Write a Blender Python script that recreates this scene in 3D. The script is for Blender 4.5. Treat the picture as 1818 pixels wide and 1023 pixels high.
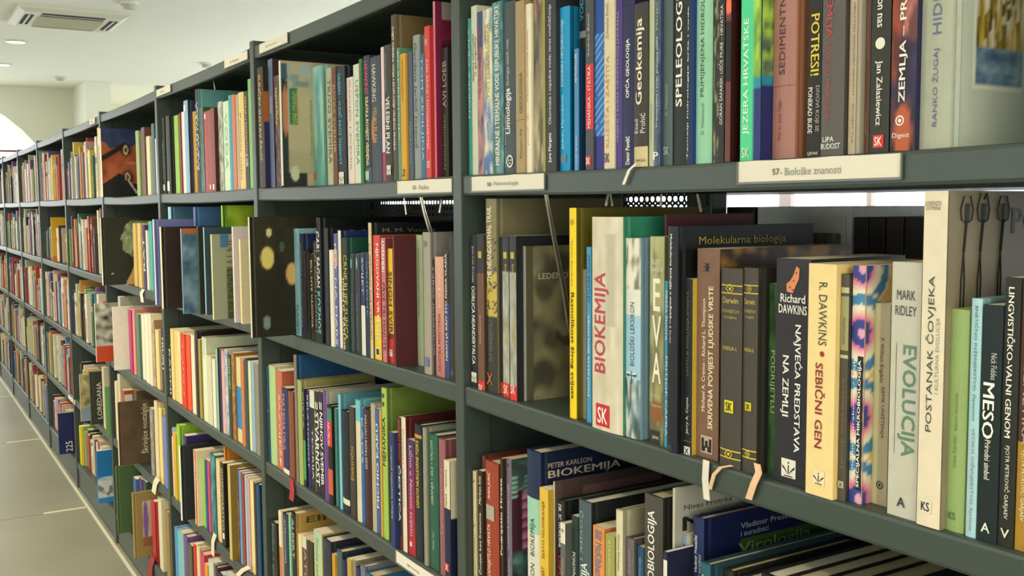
import bpy, bmesh, math, random, re
from mathutils import Vector, Matrix, noise
CAM=((1.3882, -0.7513, 1.385),(0.524571, 0.851335, -0.007362),(-0.064969, 0.048651, 0.996701),(-0.848884, 0.522362, -0.080831),1800.0)
ZB={1: 1.4323, 2: 1.1073, 3: 0.775, 4: 0.4475, 5: 0.13}
ZTOP=1.7622
CARDS=[(1,0.0568,0.2556,'58 - Paleontologija','white shelf label card right of the nearest post'),(1,0.6169,0.8139,'57 - Biološke znanosti','long white shelf label card,numbered 57'),(1,-0.2032,-0.0037,'53 - Fizika','white shelf label card left of the nearest post'),(0,-0.9312,-0.7351,'52 - Astronomija','white label card on top rail,right of second post'),(0,-1.2143,-1.0165,'51 - Matematika','white label card on top rail,left of second post'),(0,-1.9774,-1.7826,'50 - Znanost','small white label card on top rail at third post'),(0,-3.2263,-3.0774,'3','tiny white label card on top rail by fourth post'),(3,-0.2333,-0.0757,'54 - Kemija','white label card on the fourth shelf edge,bottom of picture'),(4,-4.1689,-3.9334,'2','tiny white label card low on the fifth bay')]
WIRES=[([(0.185,0.0455,1.401),(0.185,0.0615,1.3247),(0.185,0.0759,1.2593),(0.185,0.0837,1.2137),(0.185,0.0916,1.1901)],'bent chrome wire bookend over the olive stone book'),([(0.33,0.0439,1.3838),(0.33,0.0466,1.3997),(0.33,0.0503,1.3997),(0.33,0.0539,1.3837)],'short chrome wire loop above the yellow book'),([(0.3,0.1604,1.3831),(0.3,0.1613,1.3994)],'short chrome wire in front of the perforated panel'),([(0.47,0.0743,1.3978),(0.47,0.0799,1.3763)],'chrome wire bookend above the tall black book'),([(-0.3,0.0569,1.4044),(-0.3,0.0608,1.3705)],'thin chrome wire in second bay,left one'),([(-0.155,0.0178,1.4008),(-0.155,0.0248,1.3723),(-0.155,0.0339,1.3426)],'thick chrome wire bookend leaning over the grey book'),([(-0.1,0.0296,1.3965),(-0.1,0.0251,1.3743)],'short chrome wire tip left of nearest post'),([(-1.5,0.0489,1.7412),(-1.5,0.0528,1.7149)],'fine chrome wire above the teal cover,third bay')]
REAR=[(0.2351,0.2943,0.2731,'2a302c','black box file standing on the rear shelf'),(0.3001,0.4726,0.273,'dce0d8','grey plastic wrapped book with a barcode sticker,rear shelf'),(0.4758,0.4985,0.259,'3a3430','first dark binder on the rear shelf,beside grey plastic'),(0.5003,0.525,0.2592,'2e2a28','second dark binder on the rear shelf'),(0.5276,0.5531,0.2593,'3c3632','third dark binder on the rear shelf'),(0.5556,0.5866,0.2595,'34302c','fourth dark binder,rear shelf,beside cream tall book'),(0.5907,0.6294,0.2569,'30302c','dark binder hidden behind the tall cream book')]
D = bpy.data
SC = bpy.context.scene
for o in list(D.objects): D.objects.remove(o)
COL = SC.collection
random.seed(11)
# ---------------- camera, world, lights, exposure ----------------
cam = D.cameras.new('camera'); camo = D.objects.new('camera', cam); COL.objects.link(camo)
cp, cr, cu, cf, fpx = CAM
camo.matrix_world = Matrix(((cr[0], cu[0], -cf[0], cp[0]), (cr[1], cu[1], -cf[1], cp[1]), (cr[2], cu[2], -cf[2], cp[2]), (0, 0, 0, 1)))
cam.sensor_width = 36; cam.lens = 36 * fpx / 1818; cam.clip_start = .02
SC.camera = camo
wd = D.worlds.new('world'); SC.world = wd; wd.use_nodes = True
wb = wd.node_tree.nodes['Background']; wb.inputs[0].default_value = (.80, .87, 1, 1); wb.inputs[1].default_value = 1.0
vs = SC.view_settings; vs.view_transform = 'Standard'; vs.look = 'None'; vs.gamma = 1; vs.use_curve_mapping = False
vs.exposure = 0.42
H_C = 3.0                                    # ceiling height
def area(x, y, z, sx, sy, power, col, rot=(0, 0, 0), spread=180):
    l = D.lights.new('area_light', 'AREA'); l.shape = 'RECTANGLE'; l.size = sx; l.size_y = sy; l.energy = power; l.color = col; l.spread = math.radians(spread)
    o = D.objects.new('area_light', l); o.location = (x, y, z); o.rotation_euler = rot; COL.objects.link(o); return o
WARM = (1, .86, .66)
LAMPS = [(3.1, -.95), (.6, -1.75), (-1.6, -1.45), (-3.4, -1.45), (-5.4, -1.45), (-7.4, -1.45), (-9.6, -1.45)]
LP = {0: 46, 1: 19, 2: 44, 3: 40, 4: 30, 5: 30, 6: 30}
for i, (x, y) in enumerate(LAMPS):
    l = D.lights.new('downlight', 'SPOT'); l.energy = LP[i] * 4.2; l.color = WARM; l.spot_size = math.radians(125); l.spot_blend = .7; l.shadow_soft_size = .09
    o = D.objects.new('downlight', l); o.location = (x, y, H_C - .03); COL.objects.link(o)
# daylight: tall windows on both long sides (real openings' glow) and the far arch
area(-2, -3.9, 1.7, 12, 1.6, 24, (.95, 1, .96), (math.radians(-105), 0, 0))
area(-4, 3.3, 1.9, 14, 1.3, 75, (.88, .95, 1), (math.radians(115), 0, 0))
area(-13.2, -.9, 1.9, 2.4, 1.6, 18, (.95, .98, 1), (0, math.radians(-90), 0))
area(3.9, -1.5, 1.8, 2.4, 1.8, 42, (1, .97, .9), (0, math.radians(90), 0))  # added fill from the camera end; the back wall has no window
# ---------------- helpers ----------------
def lin(h, k=1.):
    f = lambda v: (v / 12.92 if v <= .04045 else ((v + .055) / 1.055) ** 2.4)
    return tuple(f(int(h[i:i + 2], 16) / 255) * k for i in (0, 2, 4))
MATS = {}
def nodes(name):
    m = D.materials.new(name); m.use_nodes = True; nt = m.node_tree; return m, nt, nt.nodes['Principled BSDF']
def mat(name, h, rough=.5, metal=0, noise_s=0, amt=.08, bump=0, emit=0, spec=.5):
    if name in MATS: return MATS[name]
    m, nt, b = nodes(name); c = lin(h)
    b.inputs['Base Color'].default_value = (*c, 1); b.inputs['Roughness'].default_value = rough; b.inputs['Metallic'].default_value = metal
    b.inputs['Specular IOR Level'].default_value = spec
    if noise_s:
        tc = nt.nodes.new('ShaderNodeTexCoord'); n = nt.nodes.new('ShaderNodeTexNoise'); n.inputs['Scale'].default_value = noise_s; n.inputs['Detail'].default_value = 5
        nt.links.new(tc.outputs['Object'], n.inputs['Vector'])
        mx = nt.nodes.new('ShaderNodeMix'); mx.data_type = 'RGBA'
        mx.inputs[6].default_value = (*[v * (1 - amt) for v in c], 1); mx.inputs[7].default_value = (*[min(1, v * (1 + amt)) for v in c], 1)
        nt.links.new(n.outputs['Fac'], mx.inputs[0]); nt.links.new(mx.outputs[2], b.inputs['Base Color'])
        if bump:
            bp = nt.nodes.new('ShaderNodeBump'); bp.inputs['Strength'].default_value = bump; bp.inputs['Distance'].default_value = .002
            nt.links.new(n.outputs['Fac'], bp.inputs['Height']); nt.links.new(bp.outputs[0], b.inputs['Normal'])
    if emit:
        b.inputs['Emission Color'].default_value = (*c, 1); b.inputs['Emission Strength'].default_value = emit
    MATS[name] = m; return m
def attr_mat(name, rough, spec=.5, coat=0, grain=0):
    m, nt, b = nodes(name); a = nt.nodes.new('ShaderNodeAttribute'); a.attribute_name = 'Col'
    b.inputs['Roughness'].default_value = rough; b.inputs['Specular IOR Level'].default_value = spec; b.inputs['Coat Weight'].default_value = coat; b.inputs['Coat Roughness'].default_value = .15
    tc = nt.nodes.new('ShaderNodeTexCoord'); n = nt.nodes.new('ShaderNodeTexNoise'); n.inputs['Scale'].default_value = 60; n.inputs['Detail'].default_value = 6
    nt.links.new(tc.outputs['Object'], n.inputs['Vector'])
    mr = nt.nodes.new('ShaderNodeMapRange'); mr.inputs[3].default_value = 1 - grain; mr.inputs[4].default_value = 1 + grain
    nt.links.new(n.outputs['Fac'], mr.inputs[0])
    mx = nt.nodes.new('ShaderNodeVectorMath'); mx.operation = 'SCALE'; nt.links.new(a.outputs['Color'], mx.inputs[0]); nt.links.new(mr.outputs[0], mx.inputs['Scale'])
    nt.links.new(mx.outputs[0], b.inputs['Base Color'])
    MATS[name] = m; return m
COVER = attr_mat('printed_cover', .45, .28, 0, .10)
PRINT = attr_mat('printed_picture', .42, .28, 0, .06)
def ink_mat():
    m, nt, b = nodes('ink'); oi = nt.nodes.new('ShaderNodeObjectInfo'); nt.links.new(oi.outputs['Color'], b.inputs['Base Color'])
    b.inputs['Roughness'].default_value = .5; return m
INK = ink_mat()
def paper_mat():
    m, nt, b = nodes('page_block'); b.inputs['Roughness'].default_value = .85
    oi = nt.nodes.new('ShaderNodeObjectInfo')
    tc = nt.nodes.new('ShaderNodeTexCoord'); sp = nt.nodes.new('ShaderNodeSeparateXYZ'); nt.links.new(tc.outputs['Object'], sp.inputs[0])
    wv = nt.nodes.new('ShaderNodeTexNoise'); wv.noise_dimensions = '1D'; wv.inputs['Scale'].default_value = 900; wv.inputs['Detail'].default_value = 3
    nt.links.new(sp.outputs[0], wv.inputs['W'])
    mr = nt.nodes.new('ShaderNodeMapRange'); mr.inputs[1].default_value = .3; mr.inputs[2].default_value = .7; mr.inputs[3].default_value = .72; mr.inputs[4].default_value = 1.04
    nt.links.new(wv.outputs['Fac'], mr.inputs[0])
    mx = nt.nodes.new('ShaderNodeVectorMath'); mx.operation = 'SCALE'; nt.links.new(oi.outputs['Color'], mx.inputs[0]); nt.links.new(mr.outputs[0], mx.inputs['Scale'])
    nt.links.new(mx.outputs[0], b.inputs['Base Color']); return m
PAPER = paper_mat()
STEEL = mat('painted_steel', '3b4640', .38, 0, 40, .05, .05)
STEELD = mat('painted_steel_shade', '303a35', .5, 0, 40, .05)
DARK = mat('dark_hole', '0c0e0d', .8)
def link(name, me, parent=None, loc=None):
    o = D.objects.new(name, me); COL.objects.link(o)
    if parent: o.parent = parent
    if loc: o.location = loc
    return o
def tag(o, label, cat, group=None, kind=None):
    o['label'] = label; o['category'] = cat
    if group: o['group'] = group
    if kind: o['kind'] = kind
    return o
def thing(name, label, cat, loc=(0, 0, 0), group=None):
    return tag(link(name, None, None, loc), label, cat, group)
class MB:
    def __init__(s): s.v = []; s.f = []; s.c = []
    def quad(s, a, b, c, d, col=None):
        n = len(s.v); s.v += [a, b, c, d]; s.f.append((n, n + 1, n + 2, n + 3)); s.c.append(col)
    def poly(s, pts, col=None):
        n = len(s.v); s.v += list(pts); s.f.append(tuple(range(n, n + len(pts)))); s.c.append(col)
    def box(s, x0, x1, y0, y1, z0, z1, col=None):
        n = len(s.v); s.v += [(x0, y0, z0), (x1, y0, z0), (x1, y1, z0), (x0, y1, z0), (x0, y0, z1), (x1, y0, z1), (x1, y1, z1), (x0, y1, z1)]
        for q in ((0, 3, 2, 1), (4, 5, 6, 7), (0, 1, 5, 4), (1, 2, 6, 5), (2, 3, 7, 6), (3, 0, 4, 7)): s.f.append(tuple(n + i for i in q)); s.c.append(col)
    def mesh(s, name, m, cols=False, bev=0):
        me = D.meshes.new(name); me.from_pydata(s.v, [], s.f)
        if cols:
            a = me.color_attributes.new('Col', 'FLOAT_COLOR', 'CORNER'); i = 0; buf = []
            for f, c in zip(s.f, s.c):
                if c and isinstance(c[0], tuple):
                    for k in c: buf += [*k, 1.]
                else: buf += [*(c or (.5, .5, .5)), 1.] * len(f)
            a.data.foreach_set('color', buf)
        me.materials.append(m)
        if bev:
            bm = bmesh.new(); bm.from_mesh(me); bmesh.ops.remove_doubles(bm, verts=bm.verts, dist=1e-6)
            bmesh.ops.bevel(bm, geom=[e for e in bm.edges if e.calc_face_angle(0) > .5], offset=bev, segments=2, profile=.7, affect='EDGES'); bm.to_mesh(me); bm.free()
        return me
    def obj(s, name, m, parent=None, loc=None, cols=False, bev=0): return link(name, s.mesh(name, m, cols, bev), parent, loc)
def tube(name, pts, r, m, parent=None, seg=6, loc=None):
    mb = MB(); rings = []; P = [Vector(p) for p in pts]
    for i, p in enumerate(P):
        t = (P[min(i + 1, len(P) - 1)] - P[max(i - 1, 0)]).normalized(); a = t.orthogonal().normalized(); b = t.cross(a)
        rings.append([tuple(p + r * (math.cos(k * math.tau / seg) * a + math.sin(k * math.tau / seg) * b)) for k in range(seg)])
    for A, B in zip(rings, rings[1:]):
        for k in range(seg): mb.quad(A[k], A[(k + 1) % seg], B[(k + 1) % seg], B[k])
    mb.poly(rings[0][::-1]); mb.poly(rings[-1])
    return mb.obj(name, m, parent, loc)
# ---------------- room ----------------
def struct(name, mb, m, bev=0):
    o = mb.obj(name, m, bev=bev); o['kind'] = 'structure'; return o
PLASTER = mat('cream_plaster', 'ebebd8', .9, 0, 3, .03)
XW, XE, YL, YR = -12.57, 4.2, -4.2, 3.6
m, nt, b = nodes('polished_concrete'); MATS['floor'] = m
tc = nt.nodes.new('ShaderNodeTexCoord'); n1 = nt.nodes.new('ShaderNodeTexNoise'); n1.inputs['Scale'].default_value = 1.3; n1.inputs['Detail'].default_value = 8
n2 = nt.nodes.new('ShaderNodeTexNoise'); n2.inputs['Scale'].default_value = 90; n2.inputs['Detail'].default_value = 3
nt.links.new(tc.outputs['Object'], n1.inputs['Vector']); nt.links.new(tc.outputs['Object'], n2.inputs['Vector'])
ad = nt.nodes.new('ShaderNodeMath'); ad.operation = 'MULTIPLY_ADD'; ad.inputs[1].default_value = .35; nt.links.new(n2.outputs['Fac'], ad.inputs[0]); nt.links.new(n1.outputs['Fac'], ad.inputs[2])
cr_ = nt.nodes.new('ShaderNodeValToRGB'); cr_.color_ramp.elements[0].position = .35; cr_.color_ramp.elements[1].position = 1
cr_.color_ramp.elements[0].color = (*lin('72735f'), 1); cr_.color_ramp.elements[1].color = (*lin('90907c'), 1)
nt.links.new(ad.outputs[0], cr_.inputs[0]); nt.links.new(cr_.outputs[0], b.inputs['Base Color']); b.inputs['Roughness'].default_value = .42
mb = MB(); mb.box(XW - 3, XE, YL, YR, -.1, -.004); floor = struct('floor', mb, m)
k = 0                                        # floor slabs with recessed joints
for i in range(11):
    for j in range(4):
        mb = MB(); x1 = 3.05 - i * 1.66; y0 = -4.19 + j * 1.662; mb.box(x1 - 1.655, x1, y0, y0 + 1.657, -.01, 0)
        mb.obj('floor_slab', m, floor)
mb = MB(); mb.box(XW - 3, XE, YL, YR, H_C, H_C + .1); struct('ceiling', mb, PLASTER)
# far end: recessed niche with arched window, pier, bay beyond
mb = MB()
mb.box(XW - 1.13, XW - 1.03, YL, -2.6, 0, H_C); mb.box(XW - 1.13, XW - 1.03, 1.49, 1.6, 0, H_C)
ac, ar, az = -.5, 1.9, 1.1                 # arch centre y, radius, spring height
N = 24
mb.box(XW - 1.13, XW - 1.03, -2.6, 1.49, 0, .9)
mb.box(XW - 1.13, XW - 1.03, -2.6, ac - ar, .9, az); mb.box(XW - 1.13, XW - 1.03, ac + ar, 1.49, .9, az)
for x in (XW - 1.03, XW - 1.13):
    pts = []
    for i in range(N):
        a0 = math.pi * i / N; a1 = math.pi * (i + 1) / N
        p0 = (x, ac + ar * math.cos(a0), az + ar * math.sin(a0)); p1 = (x, ac + ar * math.cos(a1), az + ar * math.sin(a1))
        mb.quad(p0, p1, (x, p1[1], H_C), (x, p0[1], H_C))
        if x > XW - 1.1: mb.quad(p0, p1, (x - .5, p1[1], p1[2]), (x - .5, p0[1], p0[2]))
mb.quad((XW - 1.03, -2.6, az), (XW - 1.03, ac - ar, az), (XW - 1.03, ac - ar, H_C), (XW - 1.03, -2.6, H_C)); mb.quad((XW - 1.03, ac + ar, az), (XW - 1.03, 1.49, az), (XW - 1.03, 1.49, H_C), (XW - 1.03, ac + ar, H_C))
mb.box(XW - 1.13, XW, 1.485, 1.79, 0, H_C)
struct('wall_far', mb, PLASTER)
mb = MB(); mb.box(XW - 3, XW - 2.9, 1.79, YR, 0, H_C); mb.box(XW - 3, XW - 1.13, 1.6, 1.79, 0, H_C); struct('wall_far_bay', mb, mat('bright_plaster', 'f2efd2', .9))
GLOW = mat('daylight_pane', 'f4f8ff', .3, emit=1.7)
FRAME = mat('window_frame', 'a89890', .5)
mb = MB(); mb.box(XW - 1.6, XW - 1.58, -2.7, 1.48, .85, H_C)
w1 = struct('window_1', mb, GLOW)
mb = MB()
for z in (1.30, 2.06, 2.17): mb.box(XW - 1.57, XW - 1.52, -2.6, 1.48, z, z + .025)
for y in (-1.5, -.62, .2): mb.box(XW - 1.57, XW - 1.52, y, y + .04, .85, 2.06)
mb.obj('mullion', mat('red_brown_frame', '6c3c38', .5), w1)
mb = MB(); mb.box(XW - 3, XE, YL - .1, YL, 0, .95); mb.box(XW - 3, XE, YL - .1, YL, 2.45, H_C)
for i in range(8): mb.box(-13 + i * 2.4, -12.5 + i * 2.4, YL - .1, YL, .95, 2.45)
struct('wall_left', mb, PLASTER)
mb = MB(); mb.box(XW - 3, XE, YR, YR + .1, 0, .8); mb.box(XW - 3, XE, YR, YR + .1, 2.5, H_C)
struct('wall_right', mb, PLASTER)
mb = MB(); mb.box(XE, XE + .1, YL, YR, 0, H_C); struct('wall_back', mb, PLASTER)
for nm, y in (('window_2', YL - .12), ('window_3', YR + .12)):
    mb = MB(); mb.box(XW - 3, XE, y - .01, y + .01, .75, 2.55); w = struct(nm, mb, GLOW)
    s = 1 if y < 0 else -1
    for i in range(30):
        mb = MB(); x = -14 + i * .62; mb.box(x, x + (.03 if i % 3 else .09), y + s * .02 - .02, y + s * .02 + .02, .8, 2.5); mb.obj('mullion', FRAME, w)
    mb = MB(); mb.box(XW - 3, XE, y + s * .02 - .02, y + s * .02 + .02, 1.96, 2.0); mb.obj('transom', FRAME, w)
# pale expansion strip along the plinth and short pale strips that paint light streaks onto the floor
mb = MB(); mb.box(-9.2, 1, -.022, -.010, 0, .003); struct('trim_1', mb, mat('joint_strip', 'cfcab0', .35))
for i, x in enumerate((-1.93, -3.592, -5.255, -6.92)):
    mb = MB(); mb.box(x - .011, x + .011, -.205, -.024, 0, .002); o = mb.obj('gleam_floor_strip', MATS['joint_strip'], bev=.0008)
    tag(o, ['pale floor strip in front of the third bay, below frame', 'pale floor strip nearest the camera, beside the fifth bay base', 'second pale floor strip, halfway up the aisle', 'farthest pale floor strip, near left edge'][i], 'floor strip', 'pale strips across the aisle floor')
# ceiling fittings
WH = mat('white_plastic', 'd8d6c0', .5)
t = thing('air_conditioner', 'cream ceiling cassette air conditioner with dark vent slots', 'air conditioner', (-7.99, .64, H_C))
mb = MB(); a = .40
for s0, s1, za, zb in ((.42, .42, 0, -.02), (.42, .37, -.02, -.045)):
    for (x0, y0, x1, y1) in ((-1, -1, 1, -1), (1, -1, 1, 1), (1, 1, -1, 1), (-1, 1, -1, -1)):
        mb.quad((x0 * s0, y0 * s0, za), (x1 * s0, y1 * s0, za), (x1 * s1, y1 * s1, zb), (x0 * s1, y0 * s1, zb))
mb.quad((-.37, -.37, -.045), (-.37, .37, -.045), (.37, .37, -.045), (.37, -.37, -.045)); mb.obj('housing', WH, t)
mb = MB(); mb.box(-.27, .17, -.25, .25, -.052, -.046); mb.obj('intake_grille', mat('grille', 'b8b492', .6), t, bev=.002)
for i in range(10):
    mb = MB(); mb.box(-.26 + i * .043, -.24 + i * .043, -.24, .24, -.0535, -.052); mb.obj('grille_slat', MATS['grille'], t)
for (x0, x1, y0, y1) in ((-.24, .24, -.355, -.29), (-.24, .24, .29, .355), (-.355, -.29, -.24, .24), (.205, .345, -.24, .24)):
    mb = MB(); mb.box(x0, x1, y0, y1, -.0475, -.0455); v = mb.obj('vent', DARK, t)
    mb = MB(); cx, cy = (x0 + x1) / 2, (y0 + y1) / 2
    mb.box(x0 if x1 - x0 > .2 else cx - .008, x1 if x1 - x0 > .2 else cx + .008, y0 if y1 - y0 > .2 else cy - .008, y1 if y1 - y0 > .2 else cy + .008, -.050, -.048); mb.obj('louvre', WH, v)
def disc(mb, r0, r1, z0, z1, n=20):
    for i in range(n):
        a0, a1 = math.tau * i / n, math.tau * (i + 1) / n
        mb.quad((r0 * math.cos(a0), r0 * math.sin(a0), z0), (r0 * math.cos(a1), r0 * math.sin(a1), z0), (r1 * math.cos(a1), r1 * math.sin(a1), z1), (r1 * math.cos(a0), r1 * math.sin(a0), z1))
for (x, y, lb) in ((-7.1, .96, 'white smoke detector at the top edge, beside the air conditioner'), (-12.19, 1.146, 'small smoke detector above the far niche'), (-10.18, 2.38, 'tiny smoke detector above the shelving')):
    t = thing('smoke_detector', lb, 'smoke detector', (x, y, H_C), 'smoke detectors on the ceiling')
    mb = MB(); disc(mb, .07, .07, 0, -.02); disc(mb, .07, .0, -.02, -.02); mb.obj('base', WH, t)
    mb = MB(); disc(mb, .052, .045, -.02, -.05); disc(mb, .045, .0, -.05, -.052); mb.obj('sensor_head', mat('detector_head', 'b8b6a4', .5), t)
for i, (x, y) in enumerate([(-9.55, .395), (-11.33, .43)] + LAMPS):
    lb = ['round recessed ceiling lamp left of the air conditioner', 'farther round recessed ceiling lamp at left edge'] [i] if i < 2 else 'round recessed aisle downlight outside the picture, %s from the camera end' % ['first', 'second', 'third', 'fourth', 'fifth', 'sixth', 'seventh'][i - 2]
    t = thing('ceiling_lamp', lb, 'ceiling lamp', (x, y, H_C), 'recessed downlights')
    mb = MB(); disc(mb, .11, .085, -.001, -.014, 28); disc(mb, .11, .11, 0, -.001, 28); mb.obj('trim_ring', WH, t)
    mb = MB(); disc(mb, .085, 0, -.010, -.012, 28); mb.obj('diffuser', mat('lamp_glow', 'eef4ff', .4, emit=2.2), t)
# ---------------- shelving ----------------
ZT = ZTOP; LIP = .0305
ALLZ = [ZB[5], ZB[4], ZB[3], ZB[2], ZB[1], ZT]
names = ['nearest', 'second', 'third', 'fourth', 'fifth', 'sixth', 'seventh', 'eighth', 'ninth', 'tenth']
def upright_meshes():
    h = ZT + .012
    a = MB(); a.box(0, .026, -.003, .045, 0, h); A = a.mesh('upright', STEEL, bev=.002)
    b2 = MB(); b2.box(.003, .023, .045, .27, .0, h - .006); b2.box(0, .0275, .27, .315, 0, h); B = b2.mesh('side_panel', STEEL)
    s = MB()
    for i in range(54): s.box(.0273, .0279, .287, .294, .1 + i * .032, .117 + i * .032)
    return A, B, s.mesh('slots', DARK)
UM = upright_meshes()
def shelf_mesh():                            # sheet-steel tray: slightly sagging, rolled front lip
    mb = MB(); N = 12; x0, x1 = .0275, .9985
    def sag(t): return -.0032 * (1 - (2 * t - 1) ** 2)
    prof = [(.292, -LIP * .6), (.298, -.002), (.296, 0), (.004, 0), (.001, -.0012), (0, -.004), (0, -LIP + .003), (.0015, -LIP), (.012, -LIP), (.012, -LIP + .003), (.004, -LIP + .004), (.004, -.003), (.292, -.003)]
    for i in range(N):
        ta, tb = i / N, (i + 1) / N; xa, xb = x0 + (x1 - x0) * ta, x0 + (x1 - x0) * tb
        for (ya, za), (yb, zb_) in zip(prof, prof[1:] + prof[:1]):
            mb.quad((xa, ya, za + sag(ta)), (xb, ya, za + sag(tb)), (xb, yb, zb_ + sag(tb)), (xa, yb, zb_ + sag(ta)))
    mb.poly([(x0, y, z) for y, z in prof]); mb.poly([(x1, y, z) for y, z in prof][::-1])
    return mb.mesh('shelf_board', STEEL)
SM = shelf_mesh()
def perf_mesh(x0, x1, z0, z1):
    mb = MB(); p = .0140; r = .0047; nx = int((x1 - x0) / p); nz = int((z1 - z0) / p); n = 8
    ang = [math.tau * (i + .5) / n for i in range(n)]
    for i in range(nx):
        for j in range(nz):
            cx, cz = x0 + (i + .5) * p, z0 + (j + .5) * p; h = p / 2
            inn = [(cx + r * math.cos(a), 0, cz + r * math.sin(a)) for a in ang]
            out = [(cx + max(-h, min(h, 2 * h * math.cos(a))), 0, cz + max(-h, min(h, 2 * h * math.sin(a)))) for a in ang]
            for k_ in range(n):
                q = (k_ + 1) % n
                mb.quad(inn[k_], inn[q], out[q], out[k_])
                c = (cx + math.copysign(h, out[k_][0] - cx), 0, cz + math.copysign(h, out[k_][2] - cz))
    mb.quad((x0 + nx * p, 0, z0), (x1, 0, z0), (x1, 0, z1), (x0 + nx * p, 0, z1)); mb.quad((x0, 0, z0 + nz * p), (x0 + nx * p, 0, z0 + nz * p), (x0 + nx * p, 0, z1), (x0, 0, z1))
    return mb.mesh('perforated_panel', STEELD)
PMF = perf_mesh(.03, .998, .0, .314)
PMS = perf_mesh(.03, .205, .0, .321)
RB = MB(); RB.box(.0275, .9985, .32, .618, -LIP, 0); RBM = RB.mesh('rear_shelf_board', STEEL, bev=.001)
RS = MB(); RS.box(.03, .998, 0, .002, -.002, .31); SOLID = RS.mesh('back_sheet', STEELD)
for b_ in range(0, 9):
    t = thing('shelving_bay', 'dark green steel library shelving, %s bay from the camera%s' % (names[b_], ', seen large at right' if b_ == 0 else ''), 'shelving', (-b_, 0, 0), 'bays of the long steel library shelving')
    for me in UM[:2]: link(me.name, me, t)
    link('slots', UM[2], t)
    for i, z in enumerate(ALLZ):
        link('shelf_board', SM, t, (0, 0, z)); link('rear_shelf_board', RBM, t, (0, 0, z))
        if i < 5:
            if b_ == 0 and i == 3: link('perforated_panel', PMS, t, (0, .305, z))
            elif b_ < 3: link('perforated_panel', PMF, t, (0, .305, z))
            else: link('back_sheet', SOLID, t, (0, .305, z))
    mb = MB(); mb.box(.0275, .9985, .004, .02, .0, ZB[5] - LIP - .001); mb.obj('plinth', STEEL, t)
    if b_ == 0:
        mb = MB(); mb.box(.206, .262, .29, .32, ZB[2], ZB[1] - LIP); p = mb.obj('centre_column', STEEL, t, bev=.002)
        mb = MB()
        for k_ in range(9): mb.box(.250, .254, .2893, .2899, ZB[2] + .02 + k_ * .032, ZB[2] + .037 + k_ * .032)
        mb.obj('slots', DARK, p)
        for me in UM[:2]: link(me.name, me, t, (1, 0, 0))
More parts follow.
